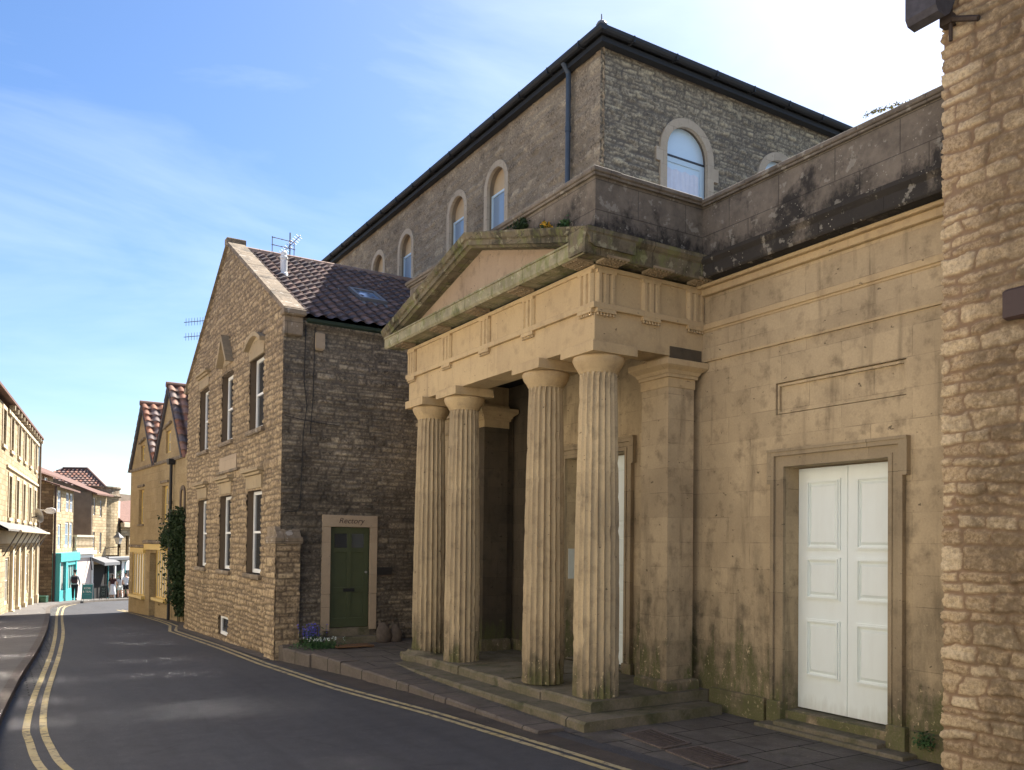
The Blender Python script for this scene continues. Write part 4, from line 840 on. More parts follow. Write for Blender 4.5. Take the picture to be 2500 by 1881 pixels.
# ================================================================== COTTAGE
cd=Vector((.0741,-.9972)); CT=Fr(4.94,39.8,math.degrees(math.atan2(cd.y,cd.x)))
cot=thing('gabled_cottage','ochre rendered cottage with twin steep tiled gables and yellow shop windows','house',CT)
oc=[(1.6,2.5,2.75,4.18),(5.5,6.4,2.75,4.15),(.62,2.95,-.2,1.58),(4.72,6.55,-.12,1.72),(3.75,4.72,-1.3,1.6),(8.75,9.25,-1.3,.45)]
og=[(1.8,2.5,5.36,6.0),(5.95,6.7,5.36,6.2)]
b=B(CT); b.face([(0,-1.6),(11.9,-1.6),(11.9,5.1),(8.55,5.1),(6.42,7.75),(4.28,5.1),(4.27,5.1),(2.13,7.65),(0,5.1)],[rect(*q) for q in oc+og],0,.28); b.box(.3,11.8,.6,.9,-1.6,5.0); b.box(-.01,.02,.0,6,-1.6,5.1); b.build('wall',M['render_ochre'],cot)
b=B(CT); b.box(-.1,8.65,-.07,.0,5.0,5.12,.01); b.build('eaves_band',M['coping'],cot)
b=B(CT); b.box(4.72-.97+.0,4.72,.25,.3,-1.3,1.6).box(8.75,9.25,.2,.25,-1.3,.45); b.build('door_recess',M['render_brown'],cot)
for q in oc[:2]: window(CT,q[0],q[1],q[2],q[3],cot,M['yellow'],M['glassl'],y=.12,fr=.09,cols=1,rows=2); 
for q in oc[:2]: B(CT).box(q[0]-.12,q[1]+.12,-.06,0,q[3]+.1,q[3]+.2,.02).box(q[0]-.08,q[1]+.08,-.05,.1,q[2]-.08,q[2],.02).build('lintel',M['coping'],cot)
for q in og: window(CT,q[0],q[1],q[2],q[3],cot,M['yellow'],M['glassl'],y=.08,fr=.07,cols=2,rows=2); b=B(CT); b.prism([(q[0]-.14,q[3]+.08),(q[1]+.14,q[3]+.22),(q[1]+.14,q[3]+.3),(q[0]-.14,q[3]+.14)],'y',-.1,0); b.build('lintel',M['coping'],cot)
for q,nb in ((oc[2],5),(oc[3],5)):
    o=window(CT,q[0],q[1],q[2],q[3],cot,M['yellow'],M['glassl'],y=.03,fr=.06,cols=nb,rows=1,bar=.11,name='shop_window')
    B(CT).box(q[0]-.08,q[1]+.08,-.14,.04,q[2]-.1,q[2]+.02,.012).build('shop_sill',M['yellow'],cot)
B(CT).box(.55,3.02,-.1,0,1.58,1.78,.01).build('fascia',M['yellow'],cot); B(CT).box(3.2,6.65,-.12,0,1.72,1.95,.01).build('fascia',M['yellow'],cot)
B(CT).box(.5,3.1,-.13,0,1.78,1.9,.03).build('stone_label',M['coping'],cot); B(CT).box(3.1,6.75,-.16,0,1.95,2.1,.03).build('stone_label',M['coping'],cot)
def Cw(u,y,z): return CT@Vector((u,y,z))
def gable_roof(u0,um,u1,zt,seed):
    L=math.hypot(u1-um,zt-5.05); ux=(CT.to_3x3()@Vector((0,1,0)))
    # slope towards the viewer (near side)
    for (ue,sg) in ((u1,-1),(u0,1)):
        vx=CT.to_3x3()@Vector(((um-ue),0,zt-5.05)); tiles('roof',Cw(ue+(.12 if sg<0 else -.12),-.1,4.97),ux,vx,5.6,L+.15,.34,.36,cot,M['tile_red'],seed+(sg>0),.045,res=8,step=.045)
    b=B(CT); b.cyl((um,-.14,zt+.04),(um,5.5,zt+.04),.11,n=10); b.build('ridge_tiles',M['tile_plain'],cot)
    b=B(CT)
    for ue in (u0,u1): b.prism([(ue,5.02),(um,zt-.02),(um,zt-.2),(ue+(.16 if ue<um else -.16),5.02)],'y',-.09,-.004)
    b.build('bargeboard',M['timber'],cot)
gable_roof(-.1,2.1,4.27,7.72,51); gable_roof(4.3,6.42,8.58,7.85,53)
dp=B(CT); dp.tube([(7.3,-.12,5.0),(7.3,-.12,-1.1)],.055,10); dp.box(7.15,7.45,-.24,-.02,4.85,5.05,.02)
for z in (3.4,1.6,0): dp.cyl((7.3,-.12,z),(7.3,-.12,z+.12),.07,n=10)
dp.build('downpipe',M['black'],cot)
b=B(CT); b.tube([(11.35,-.1,1.0),(11.35,-.1,-1.0)],.05,8); b.build('downpipe',M['black'],cot)
b=B(CT); arch_ring(b,8.55,.2,.34,3.1,3.7,-.04,.0,10); b.build('red_arch',M['brown'],cot)
# ================================================================== NEAR RUBBLE BUILDING AT THE RIGHT
TP=Fr(8.5,5.2,-90)
pier=thing('rubble_building','golden rubble stone building with a timber bracket at the right edge','building',TP)
panel('stone_facing',TP,0,4.2,-.6,9.3,pier,M['rub_pier'],.0165,seed=61,ch=(.09,.2),sl=(.2,.62),amp=.026,mort=.010,rough=.028,wob=.07,ew=.011,batter=.0,edge=(0,.6))
b=B(TP); b.box(.0,13,.0,.5,-.6,9.3).box(0.0,.4,.5,5.5,-.6,9.3).box(12.6,13,.5,5.5,-.6,9.3); b.build('wall',M['rub_pier'],pier)
b=B(); b.prism([(8.06,8.25),(8.06,7.66),(8.10,7.60),(8.22,7.585),(8.30,7.64),(8.44,7.88),(8.5,7.90),(8.5,8.25)],'y',5.02,5.36); b.build('eaves_bracket',M['timber'],pier)
b=B(); b.add([(8.2,5.35,9.3),(8.2,-8,9.3),(11.2,-8,11.4),(11.2,5.35,11.4),(14.4,-8,9.3),(14.4,5.35,9.3)],[(0,3,2,1),(3,5,4,2),(0,5,3),(1,2,4)]); b.build('roof',M['slate'],pier)  # roof out of view, pitched here to cast shade on the street
b=B(TP); b.cyl((.12,-.08,7.95),(.12,-.08,7.42),.02,n=8).cyl((.10,-.09,7.66),(.42,-.09,7.50),.03,n=6).box(.02,.14,-.12,0,7.6,7.72); b.build('iron_bracket',M['iron'],pier)
sb=thing('metal_box','dark brown metal box fixed high on the golden rubble wall','box',Fr(8.4,4.45,0,4.6))
b=B(TP); b.box(.66,1.0,-.10,-.02,4.35,4.66,.03).build('casing',M['brown'],sb)
# ================================================================== LEFT ROW, far side of the bend
def simple_roof(b,u0,u1,y0,y1,z0,rise,over=.3):
    ym=(y0+y1)/2; b.add([(u0-over,y0-over,z0),(u1+over,y0-over,z0),(u1+over,ym,z0+rise),(u0-over,ym,z0+rise),(u0-over,y1+over,z0),(u1+over,y1+over,z0),(u0-over,y0-over,z0-.1),(u1+over,y0-over,z0-.1)],[(0,1,2,3),(3,2,5,4),(6,7,1,0),(0,3,4),(1,5,2),(7,6,4,5)])
T1=Fr(.289,39.1,83.39)
L1=thing('terrace_house','tall sunlit gold stone house with canopy at the left edge','house',T1)
o3=[(c-.48,c+.48,5.72,7.1) for c in (-3.5,-1,1.6,4.3,6.8,9.45,12.25)]; o2=[(c-.5,c+.5,2.95,4.66) for c in (1.3,4.0,6.75,9.5,12.2)]; o0=[(c-.62,c+.62,-.6,1.33) for c in (1.0,3.3,5.75,9.1,11.9)]
b=B(T1); b.face([(-5,-2.2),(14,-2.2),(14,7.3),(-5,7.3)],[rect(*q) for q in o3+o2+o0],0,.2); b.box(-5,-4.7,.3,8,-2.2,7.3).box(13.7,14,0.,8,-2.2,7.3).box(-5,14,7.7,8,-2.2,7.3); b.box(-4.7,13.7,.35,.5,-2.2,7.2); b.build('wall',M['rub_far'],L1)
for q in o3+o2: window(T1,q[0],q[1],q[2],q[3],L1,M['cream'],M['glass'],y=.1,fr=.07,rows=2)
for q in o0: window(T1,q[0],q[1],q[2],q[3],L1,M['cream'],M['glassl'],y=.05,fr=.1,rows=2)
b=B(T1)
for q in o3+o2: b.box(q[0]-.12,q[1]+.12,-.08,0,q[2]-.12,q[2]).box(q[0]-.14,q[0],-.04,0,q[2],q[3]+.14).box(q[1],q[1]+.14,-.04,0,q[2],q[3]+.14).box(q[0],q[1],-.04,0,q[3],q[3]+.14)
b.box(0,14,-.07,0,4.95,5.05).box(0,14,-.08,0,7.12,7.25)
for c in (2.1,4.5,7.0,10.4,13.4): b.box(c-.22,c+.22,-.12,0,-2.2,1.8).box(c-.3,c+.3,-.18,0,-2.2,-.9)
b.build('stone_trim',M['pale'],L1)
b=B(T1); simple_roof(b,-5,13.75,0,8,7.62,1.9,.25); b.build('roof',M['tile_plain'],L1)
for k in range(12): B(T1).box(.5+k*1.2,.64+k*1.2,-.22,0,7.3,7.48).build('eaves_bracket',M['pale'],L1)
b=B(T1); b.tube([(13.8,-.1,7.3),(13.8,-.1,-1.6)],.06,8); b.build('downpipe',M['render_brown'],L1)
b=B(T1); b.box(11.4,12.0,3.6,4.2,9.2,10.3); b.build('chimney',M['tile_plain'],L1)
cp=B(T1); cp.add([(-4,-.55,2.45),(13.9,-.55,2.45),(13.9,0,2.75),(-4,0,2.75),(-4,-.55,2.38),(13.9,-.55,2.38),(13.9,0,2.66),(-4,0,2.66)],[(0,1,2,3),(7,6,5,4),(4,5,1,0),(5,6,2,1)])
for k in range(8): x=-.4+k*2.0; cp.cyl((x,-.5,2.35),(x,-.02,1.4),.025,n=6)
cp.build('canopy',M['canopy'],L1)
b=B(T1); b.box(-4,13.7,-.13,-.02,1.9,2.4); b.build('valance',M['pale'],L1)
b=B(T1); b.tube([(-.5,-.6,2.4),(13.9,-.6,2.4)],.05,8); b.tube([(13.6,-.5,2.35),(13.6,-.12,1.9),(13.6,-.12,-1.5)],.04,8); b.build('canopy_gutter',M['pale'],L1)
# teal shop house
T2=Fr(2.75,54.4,76.3)
L2=thing('teal_shop_house','narrow stone house with a bright teal shopfront beyond the bend','house',T2)
ow=[(1.05,2.05,3.7,4.95),(3.5,4.55,3.8,4.95),(4.75,5.75,3.8,4.95),(1.35,2.15,1.55,3.0),(3.4,4.5,1.6,3.15),(4.75,5.7,1.6,3.15)]
b=B(T2); b.face([(0,-2.2),(5.9,-2.2),(5.9,5.15),(0,5.15)],[rect(*q) for q in ow]+[rect(2.3,4.9,-.85,.6)],0,.2); b.box(0.3,5.6,.4,.5,-2.2,5); b.box(5.8,5.9,0,6,-2.2,5.2); b.build('wall',M['rub_far'],L2)
b=B(T2@Matrix.Rotation(R(-90),4,'Z')); 
b.face([(-7.5,-2.2),(0,-2.2),(0,5.15),(-1.3,5.7),(-7.5,8.0)],[],0,0); b.build('gable_wall',M['rub_fard'],L2)  # darker rubble than the front; the gable's shade is in the colour
for q in ow: window(T2,q[0],q[1],q[2],q[3],L2,M['white'],M['glassb'],y=.05,fr=.12,rows=2)
b=B(T2); b.box(1.7,7.0,1.4,1.6,5.15,6.1); b.build('attic_wall',M['rub_far'],L2)
for c in (2.9,4.6): window(Fr(0,0,0)@T2@Matrix.Translation((0,1.33,0)),c-.4,c+.4,5.35,5.9,L2,M['cream'],M['glass'],y=.0,rows=1)
b=B(T2); b.add([(-.2,-.35,5.15),(6.1,-.35,5.15),(6.1,1.5,5.75),(-.2,1.5,5.75),(-.2,-.35,5.05),(6.1,-.35,5.05),(-.2,1.0,6.05),(7.2,1.0,6.05),(7.2,6,7.9),(-.2,6,7.9),(-.2,1.0,5.95),(7.2,1.0,5.95)],[(0,1,2,3),(4,5,1,0),(6,7,8,9),(10,11,7,6),(0,3,4),(6,9,10)]); b.build('roof',M['tile_plain'],L2)
b=B(T2); b.box(-.03,5.92,-.45,0,.78,1.3,.02).box(-.03,.12,-.4,0,-2.0,.8).box(1.75,2.25,-.4,0,-2.0,.8).box(4.9,5.3,-.4,0,-2.0,.8).box(-.0,5.3,-.38,0,-2.0,-.88).box(2.25,4.9,-.36,0,.55,.78); sf=b.build('shopfront',M['teal'],L2)
b=B(T2); b.box(2.25,4.9,-.25,-.2,-.88,.55).box(.12,1.75,-.25,-.2,-.88,.78); b.build('pane',M['glassl'],sf)
b=B(T2)
for x in (3.0,3.6,4.3): b.box(x-.04,x+.04,-.3,-.24,-.88,.55)
b.build('window_bar',M['teal'],sf)
b=B(T2); b.tube([(-.08,-.1,5.1),(-.08,-.1,-1.7)],.07,8); b.build('downpipe',M['brown'],L2)
b=B(T2); b.box(5.3,5.9,-.02,.1,-2.0,.78); b.build('shop_door',M['teald'],L2)
# balcony wall link
T3=Fr(4.14,60.1,65.6)
L3a=thing('balcony_building','low pale pink shop wall with a balustraded terrace above','building',T3)
b=B(T3); b.box(0,3.29,0,5,-2.4,1.15); b.build('wall',M['pinkwall'],L3a)
b=B(T3); b.box(0,3.35,-.3,0,1.15,1.38); b.box(.1,3.2,-.1,0,.9,1.1); b.build('beam',M['white'],L3a)
b=B(T3); b.box(.1,3.1,-.2,0,1.42,1.55).box(.1,3.1,-.22,.02,2.25,2.38)
for k in range(13): b.lathe([(.05,0),(.09,.2),(.05,.45),(.08,.7)],(.22+k*.23,-.1,1.55),8)
b.build('balustrade',M['pale'],L3a)
b=B(T3); b.cyl((2.8,-.1,.9),(2.4,-.35,.1),.05,n=6); b.build('wall_arm',M['black'],L3a)
T4=Fr(5.5,63.1,63.2)
L3=thing('stone_shop_house','slim stone house with brown side wall and a dark shop under a canopy','house',T4)
oo=[(.12,.46,3.75,4.9),(1.2,1.55,3.65,4.78),(.12,.46,1.17,2.62),(1.25,1.58,1.17,2.58)]
b=B(T4); b.face([(0,-2.4),(2.35,-2.4),(2.35,5.25),(0,5.25)],[rect(*q) for q in oo],0,.15); b.box(.1,2.3,.3,.4,-2.4,5.2); b.build('wall',M['rub_far'],L3)
b=B(T4); b.box(-.12,0,0.02,5,-2.4,5.3); b.add([(0,0,5.25),(0,5,5.25),(0,5,7.0)],[(0,1,2)]); b.build('side_wall',M['render_brown'],L3)
for q in oo: window(T4,q[0],q[1],q[2],q[3],L3,M['white'],M['glass'],y=.06,fr=.05,rows=2)
b=B(T4); b.add([(-.3,-.4,5.2),(2.5,-.4,5.2),(2.5,5,7.3),(-.3,5,7.3),(-.3,-.4,5.1),(2.5,-.4,5.1)],[(0,1,2,3),(4,5,1,0),(0,3,4)]); b.build('roof',M['tile_plain'],L3)
b=B(T4); b.box(0,2.35,-.02,.1,-2.4,.4); b.build('shop_shade_slab',M['blackin'],L3)  # solid dark slab; shade inside the shop is its colour
b=B(T4); b.add([(-.1,-.9,.55),(2.6,-.9,.55),(2.6,0,.92),(-.1,0,.92),(-.1,-.9,.35),(2.6,-.9,.35),(2.6,0,.7),(-.1,0,.7)],[(0,1,2,3),(7,6,5,4),(4,5,1,0),(5,6,2,1),(7,4,0,3)]); b.build('canopy',M['lead'],L3)
B(T4).box(1.9,2.02,-.85,-.75,-2.0,.4).build('canopy_post',M['white'],L3); B(T4).box(-.08,.04,-.12,-.02,-2.2,1.1).build('corner_post',M['white'],L3)
T5=Fr(6.56,65.2,52.4)
L4=thing('round_corner_building','stone corner building with a rounded bay and moulded parapet','building',T5)
def cylwall(b,c,r,z0,z1,n=28): b.lathe([(r,z0),(r,z1)],(c[0],c[1],0),n)
b=B(T5); cylwall(b,(1.0,1.75),1.75,1.0,5.15); b.box(-.6,.4,.9,5,.9,5.1); b.box(1.5,2.3,1.0,5,.9,5.1); b.build('wall',M['rub_far'],L4)
b=B(T5); b.lathe([(1.8,5.1),(1.95,5.18),(1.95,5.26),(1.8,5.3),(1.8,5.7),(1.9,5.75),(1.9,5.85),(1.7,5.86)],(1.0,1.75,0),28); b.build('parapet',M['coping'],L4)
b=B(T5); b.box(-.1,2.4,-.1,2,-2.6,.5); b.build('shop_shade_slab',M['blackin'],L4)  # closed block, coloured dark for the shaded shop interior
b=B(T5); b.box(-.4,2.6,-.5,1.0,.62,.9,.05); b.build('shop_cornice',M['lead'],L4)
b=B(T5); b.box(1.7,1.95,.18,.3,3.3,4.9); b.build('window',M['white'],L4)
b=B(T5); 
for x in (.1,1.0,2.2): b.box(x,x+.08,-.16,-.1,-2.5,.5)
b.build('shop_post',M['teald'],L4)
T6=Fr(7.87,66.9,50)
L5=thing('red_roofed_shop','distant shop with white front and red roof beside the cottage corner','building',T6)
b=B(T6); b.face([(-.3,.8),(9,.8),(9,3.4),(-.3,3.4)],[rect(.3,.7,1.0,2.4),rect(1.8,2.3,1.0,2.4)],0,.15); b.box(-.2,9,.3,6,-2.6,3.3); b.build('wall',M['rub_far'],L5)
b=B(T6); b.box(-.3,9,-.12,.3,-2.6,.78,.01); b.build('shopfront',M['white'],L5)
b=B(T6); b.box(.2,1.6,-.2,-.12,-2.0,-.1); b.build('pane',M['glass'],L5)
b=B(T6); b.box(-.35,9,-.3,0,3.0,3.35,.03); b.build('cornice',M['pale'],L5)
b=B(T6); simple_roof(b,-.2,9,0,6,3.45,2.2,.2); b.build('roof',M['tile_plain'],L5)
# large hipped tile roof behind
LB=thing('hipped_roof_building','large building behind the shops under a broad red tiled hip roof','building',Fr(3.5,70.5,-32))
TB=Fr(1.5,71.6,-32)
b=B(TB); b.box(0,6.2,1.0,9,-2.5,5.6); b.build('wall',M['render_brown'],LB)
q0=TB@Vector((-.2,.6,5.5)); ux=TB.to_3x3()@Vector((1,0,0)); vx=TB.to_3x3()@Vector((0,3.2,2.1))
tiles('roof',q0,ux,vx,6.6,3.83,.33,.34,LB,M['tile_far'],71,.05,clip=lambda u,v:(v<(6.6-u)*1.05)&(v<u*3+1),res=6,step=.04)
b=B(TB); b.cyl((1.0,3.75,7.62),(2.9,3.75,7.62),.1,n=8).cyl((2.9,3.75,7.62),(6.4,.6,5.55),.1,n=8); b.build('ridge_tiles',M['tile_plain'],LB)
# houses on the camera's own side of the street, outside the frame, faced pale to bounce sun across
def opp(y0,y1,h,label,mat,seed):
    T=Fr(-2.25,y0,90); L=y1-y0; o=thing('street_house',label,'house',T)
    WN=[(-14,-13,4.9,6.5),(-11,-10,4.9,6.5),(-8,-7,4.9,6.5),(-5.4,-4.4,4.9,6.5),(-14,-13,1.6,3.3),(-11,-10,1.6,3.3),(-8,-7,1.6,3.3),(-5.4,-4.4,1.6,3.3),(-1.5,-.5,5.0,6.4),(1.6,2.6,5.0,6.4),(4.6,5.6,5.0,6.4),(7.6,8.6,5.2,6.5),(-1.5,-.5,1.6,3.2),(2.4,3.4,1.6,3.2),(6.4,7.4,1.6,3.2),
        (10.9,11.35,6.2,6.95),(11.45,11.9,6.2,6.95),(14.3,14.9,4.85,6.6),(15.0,15.6,4.85,6.6),(18.4,19.1,5.1,6.3),(20.8,21.7,5.4,6.6),(25.2,25.7,5.4,6.8),(25.8,26.3,5.4,6.8),(28.4,29.5,5.7,6.8),(31.6,32.5,5.6,6.9),(13.5,14.5,1.6,3.35),(15.4,16.2,1.7,3.45),(17.7,18.5,1.8,3.8),(21.0,21.9,1.8,3.5),(27.0,28.0,1.8,3.4),(30.5,31.5,1.8,3.4)]  # windows set so their reflected sun lands as patches on the road
    op=[(a-y0,c-y0,z0,z1) for a,c,z0,z1 in WN if a>y0+.3 and c<y1-.3]
    b=B(T); b.face([(0,-1.5),(L,-1.5),(L,h),(0,h)],[rect(*q) for q in op],0,.15); b.box(0,L,.3,.5,-1.5,h).box(0,.1,0.1,7,-1.5,h).box(L-.1,L,0.1,7,-1.5,h); b.build('wall',mat,o)
    for q in op: window(T,q[0],q[1],q[2],q[3],o,M['white'],M['mirrorglass'],y=.02,rows=2,cols=1,fr=.05)
    b=B(T); simple_roof(b,0,L,0,7,h,2.4,.25); b.build('roof',M['tile_plain'],o)
opp(-16,-3.0,7.6,'unseen cream-rendered house on the near side behind the camera',M['cream_render'],1)
opp(-2.95,12.0,7.2,'unseen cream-rendered house facing the columned building',M['cream_render'],2)
opp(12.05,24.5,7.9,'tall unseen cream-rendered house facing the green door',M['cream_render'],3)
opp(24.55,33.4,7.4,'unseen cream-rendered house facing the cottage with yellow windows',M['cream_render'],4)
#MARK_DETAILS
# ================================================================== SMALL THINGS
def leaves(name,mat,pts,size,parent,rr,aspect=1.0,cup=.25):
    vs=[];fs=[]
    for p in pts:
        a=Vector((rr.gauss(0,1),rr.gauss(0,1),rr.gauss(0,1))).normalized(); b_=a.orthogonal().normalized(); b_.rotate(Matrix.Rotation(rr.uniform(0,6.28),3,a)); c=a.cross(b_)
        s_=size*rr.uniform(.6,1.3); k=len(vs); p=Vector(p)
        vs+=[p-b_*s_,p+c*s_*.5*aspect+a*s_*cup,p+b_*s_,p-c*s_*.5*aspect+a*s_*cup]; fs+=[(k,k+1,k+2,k+3)]
    return B().add(vs,fs).build(name,mat,parent)
rr=random.Random(77)
# ivy on the cottage
iv=thing('climbing_plant','dense dark green climber hanging on the cottage wall beside the black downpipe','climber',Fr(*(Cw(8.3,-.1,0).xy),0,-.9))
pts=[]
for _ in range(6500):
    z=rr.uniform(-.1,3.35); c=8.35+.2*math.sin(z*1.7)+(.35 if z<.7 else 0)+(.25 if z>2.7 else 0); wd=float(np.interp(z,[-.1,.4,1.0,1.8,2.4,2.9,3.4],[.3,.55,.95,1.0,1.1,.75,.35])); wd*=.72+.25*math.sin(z*6.3)
    u=c+rr.gauss(0,.48)*wd
    if abs(u-c)>wd*1.25 : continue
    if z>2.75+.6*vn(np.array([u*3.1]),np.array([.5]),8)[0]: continue
    if vn(np.array([u*2.2]),np.array([z*2.2]),5)[0]<.25: continue
    y=-.08-abs(rr.gauss(0,.22))*(1.1-.5*abs(u-c)/wd); pts.append(Cw(u+.3,y,z))
for _ in range(420):
    z=2.15+rr.gauss(0,.16); pts.append(Cw(6.95-abs(rr.gauss(0,.25)),-.1-abs(rr.gauss(0,.1)),z))
for _ in range(500): pts.append(Cw(9.0+rr.gauss(0,.18),-.1-abs(rr.gauss(0,.1)),rr.uniform(-.5,.4)))
leaves('foliage',M['ivy'],pts,.065,iv,rr)
b=B(CT); b.tube([(8.4,-.05,-1.0),(8.3,-.08,.3),(8.5,-.1,1.6),(8.2,-.1,2.8)],.03,6); b.tube([(8.5,-.05,-1.0),(8.9,-.08,.2),(8.8,-.1,1.6)],.02,6); b.build('stem',M['stem'],iv)
# bluebells and white flowers by the kerb at the house corner
def flowers(name,label,x,y,z,n,h,spread,petal,leafn,fsz,cat='flowers',droop=True,fl=3):
    t=thing(name,label,cat,Fr(x,y,0,z)); b=B(); f=[]; lf=[]
    for _ in range(n):
        px,py=x+rr.gauss(0,spread),y+rr.gauss(0,spread*.6); hh=h*rr.uniform(.75,1.1); lean=rr.gauss(0,.04)
        b.tube([(px,py,z),(px+lean*.5,py,z+hh*.6),(px+lean,py+lean,z+hh)],.0035,4)
        for k in range(fl): f.append((px+lean+rr.gauss(0,.012),py+rr.gauss(0,.012),z+hh*(1-.13*k)))
    b.build('stem',M['leaf'],t)
    for _ in range(leafn): 
        px,py=x+rr.gauss(0,spread*1.3),y+rr.gauss(0,spread*.8); lf.append((px,py,z+abs(rr.gauss(0,h*.3))))
    leaves('foliage',M['leaf'],lf,.05,t,rr,.35); leaves('petals',petal,f,fsz,t,rr,1.2,.5)
    return t
flowers('bluebell_clump','purple bluebells in flower against the foot of the dark stone wall','flowers' and 5.72,17.15,-.06,26,.42,.11,M['blue'],240,.028,fl=5) if False else None
t=flowers('bluebell_clump','purple bluebells in flower against the foot of the dark stone wall',5.66,17.25,-.06,26,.42,.10,M['blue'],260,.028,fl=5)
t=flowers('snowdrop_clump','low clump of small white flowers in front of the bluebells',5.72,16.85,-.07,34,.2,.17,M['petalw'],420,.02,fl=2)
t=flowers('yellow_flower_tuft','tuft of yellow flowers growing on the top of the pediment','flowers' and 6.85,10.33,6.68,12,.17,.05,M['petaly'],160,.035,fl=3)
for i,(x,y,z,s,lab) in enumerate(((6.9,11.1,6.90,.09,'dark green weed growing on the pediment left of the yellow flowers'),(6.9,9.95,6.56,.05,'small weed rooted on the pediment right of the yellow flowers'))):
    t=thing('weed',lab,'weed',Fr(x,y,0,z)); leaves('foliage',M['ivy'] if i==0 else M['leaf'],[(x+rr.gauss(0,s*.5),y+rr.gauss(0,s),z+.1+abs(rr.gauss(0,s))) for _ in range(260)],.035,t,rr)
    b=B(); b.tube([(x,y,z-.02),(x,y,z+.2)],.006,5); b.build('stem',M['stem'],t)
t=thing('weed','small green fern growing at the foot of the wall right of the big white doors','weed',Fr(8.86,5.55,0,-.1)); leaves('foliage',M['leaf'],[(8.84-abs(rr.gauss(0,.03)),5.62+rr.gauss(0,.05),-.03+rr.gauss(0,.05)) for _ in range(150)],.022,t,rr)
# trailing twig on the parapet
t=thing('trailing_plant','thin leafy shoot reaching out over the parapet coping at top right','plant',Fr(9.1,5.8,0,7.3))
P=[Vector((9.15+.0*i,5.72+.075*i,7.30+.028*i-.0009*i*i)) for i in range(13)]
b=B(); b.tube(P,.005,5); b.build('stem',M['stem'],t)
leaves('foliage',M['twig'],[P[rr.randrange(13)]+Vector((rr.gauss(0,.02),rr.gauss(0,.03),rr.gauss(0,.02))) for _ in range(160)],.022,t,rr)
# sacks
def sack(x,y,h,w_,label,seed):
    t=thing('sack',label,'sack',Fr(x,y,0,-.09),'sacks by the green door'); r_=random.Random(seed); b=B(); n=18; prof=[(.78,0),(1.0,.06),(1.05,.25),(.98,.45),(.82,.62),(.6,.76),(.36,.84),(.2,.86)]
    vs=[]
    for (r,z) in prof:
        for i in range(n):
            a=2*math.pi*i/n; q=r*(1+.12*math.sin(3*a+seed+z*5)+r_.uniform(-.05,.05)); vs.append((x+q*w_*math.cos(a),y+q*w_*.7*math.sin(a),-.09+z*h))
    k=len(prof); b.add(vs,[(j*n+i,j*n+(i+1)%n,(j+1)*n+(i+1)%n,(j+1)*n+i) for j in range(k-1) for i in range(n)]+[tuple(range((k-1)*n,k*n)),tuple(range(n))[::-1]])
    b.build('body',M['sack'],t,True)
    for s_ in (-1,1):
        b=B(); b.add([(x+s_*w_*.15,y-.03,-.09+h*.76),(x+s_*w_*.75,y,-.09+h*.66),(x+s_*w_*.62,y+.02,-.09+h*1.05),(x+s_*w_*.35,y+.05,-.09+h*.7)],[(0,1,2),(1,3,2),(3,0,2),(0,3,1)]); b.build('tied_corner',M['sack'],t)
sack(7.26,17.22,.52,.17,'larger grey sack with tied corners beside the green door frame',1); sack(7.56,17.24,.46,.13,'smaller grey sack between the larger sack and the portico',2)
b=B(); b.box(5.98,6.78,16.55,16.95,-.065,-.035,.008); t=b.build('doormat',M['mat']); tag(t,'flat brown doormat before the green door step','doormat')
# paper notice inside the portico
b=B(); b.box(8.99,9.12,12.70,12.714,1.48,2.03); t=b.build('paper_notice',M['paper']); tag(t,'white paper notice on the door reveal behind the columns','notice')
# iron cellar hatches
def hatch(c4,label):
    c=[Vector((x,y,0)) for x,y in c4]; ctr=sum(c,Vector())/4; z=-.262+.006
    t=thing('cellar_hatch',label,'hatch',Fr(ctr.x,ctr.y,0,z),'iron hatches in the footway'); b=B()
    b.add([(p.x,p.y,z) for p in c],[(3,2,1,0)] if (c[1]-c[0]).cross(c[2]-c[0]).z<0 else [(0,1,2,3)]); b.build('plate',M['iron'],t)
    b=B(); L=lambda s,q:(c[0]*(1-s)+c[1]*s)*(1-q)+(c[3]*(1-s)+c[2]*s)*q
    for i in range(15):
        q=(i+.5)/15
        for s0,s1,dq in ((.04,.5,.03),(.5,.96,-.03)):
            p,r=L(s0,max(.02,min(.98,q-dq))),L(s1,max(.02,min(.98,q+dq))); d=(r-p).normalized()*.0; nrm=(r-p).normalized().cross(Vector((0,0,1)))*.011
            b.add([(p-nrm+Vector((0,0,z))),(r-nrm+Vector((0,0,z))),(r+nrm+Vector((0,0,z))),(p+nrm+Vector((0,0,z))),(p-nrm+Vector((0,0,z+.012))),(r-nrm+Vector((0,0,z+.012))),(r+nrm+Vector((0,0,z+.012))),(p+nrm+Vector((0,0,z+.012)))],[(4,5,6,7),(0,1,5,4),(1,2,6,5),(2,3,7,6),(3,0,4,7)])
    b.build('ribs',M['ironl'],t)
    b=B()
    for i in range(4):
        p,q=c[i],c[(i+1)%4]; nrm=(q-p).normalized().cross(Vector((0,0,1)))*.022
        b.prism([(p-nrm)[:2],(q-nrm)[:2],(q+nrm)[:2],(p+nrm)[:2]],'z',z-.002,z+.010+.001*i)
    b.build('frame',M['ironl'],t)
hatch([(6.72,8.28),(7.22,8.34),(7.12,7.52),(6.66,7.48)],'ribbed rusty iron hatch in the flags, the one nearer the portico steps')
hatch([(6.63,7.38),(7.12,7.36),(7.09,6.6),(6.53,6.58)],'ribbed rusty iron hatch in the flags, the one nearer the camera')
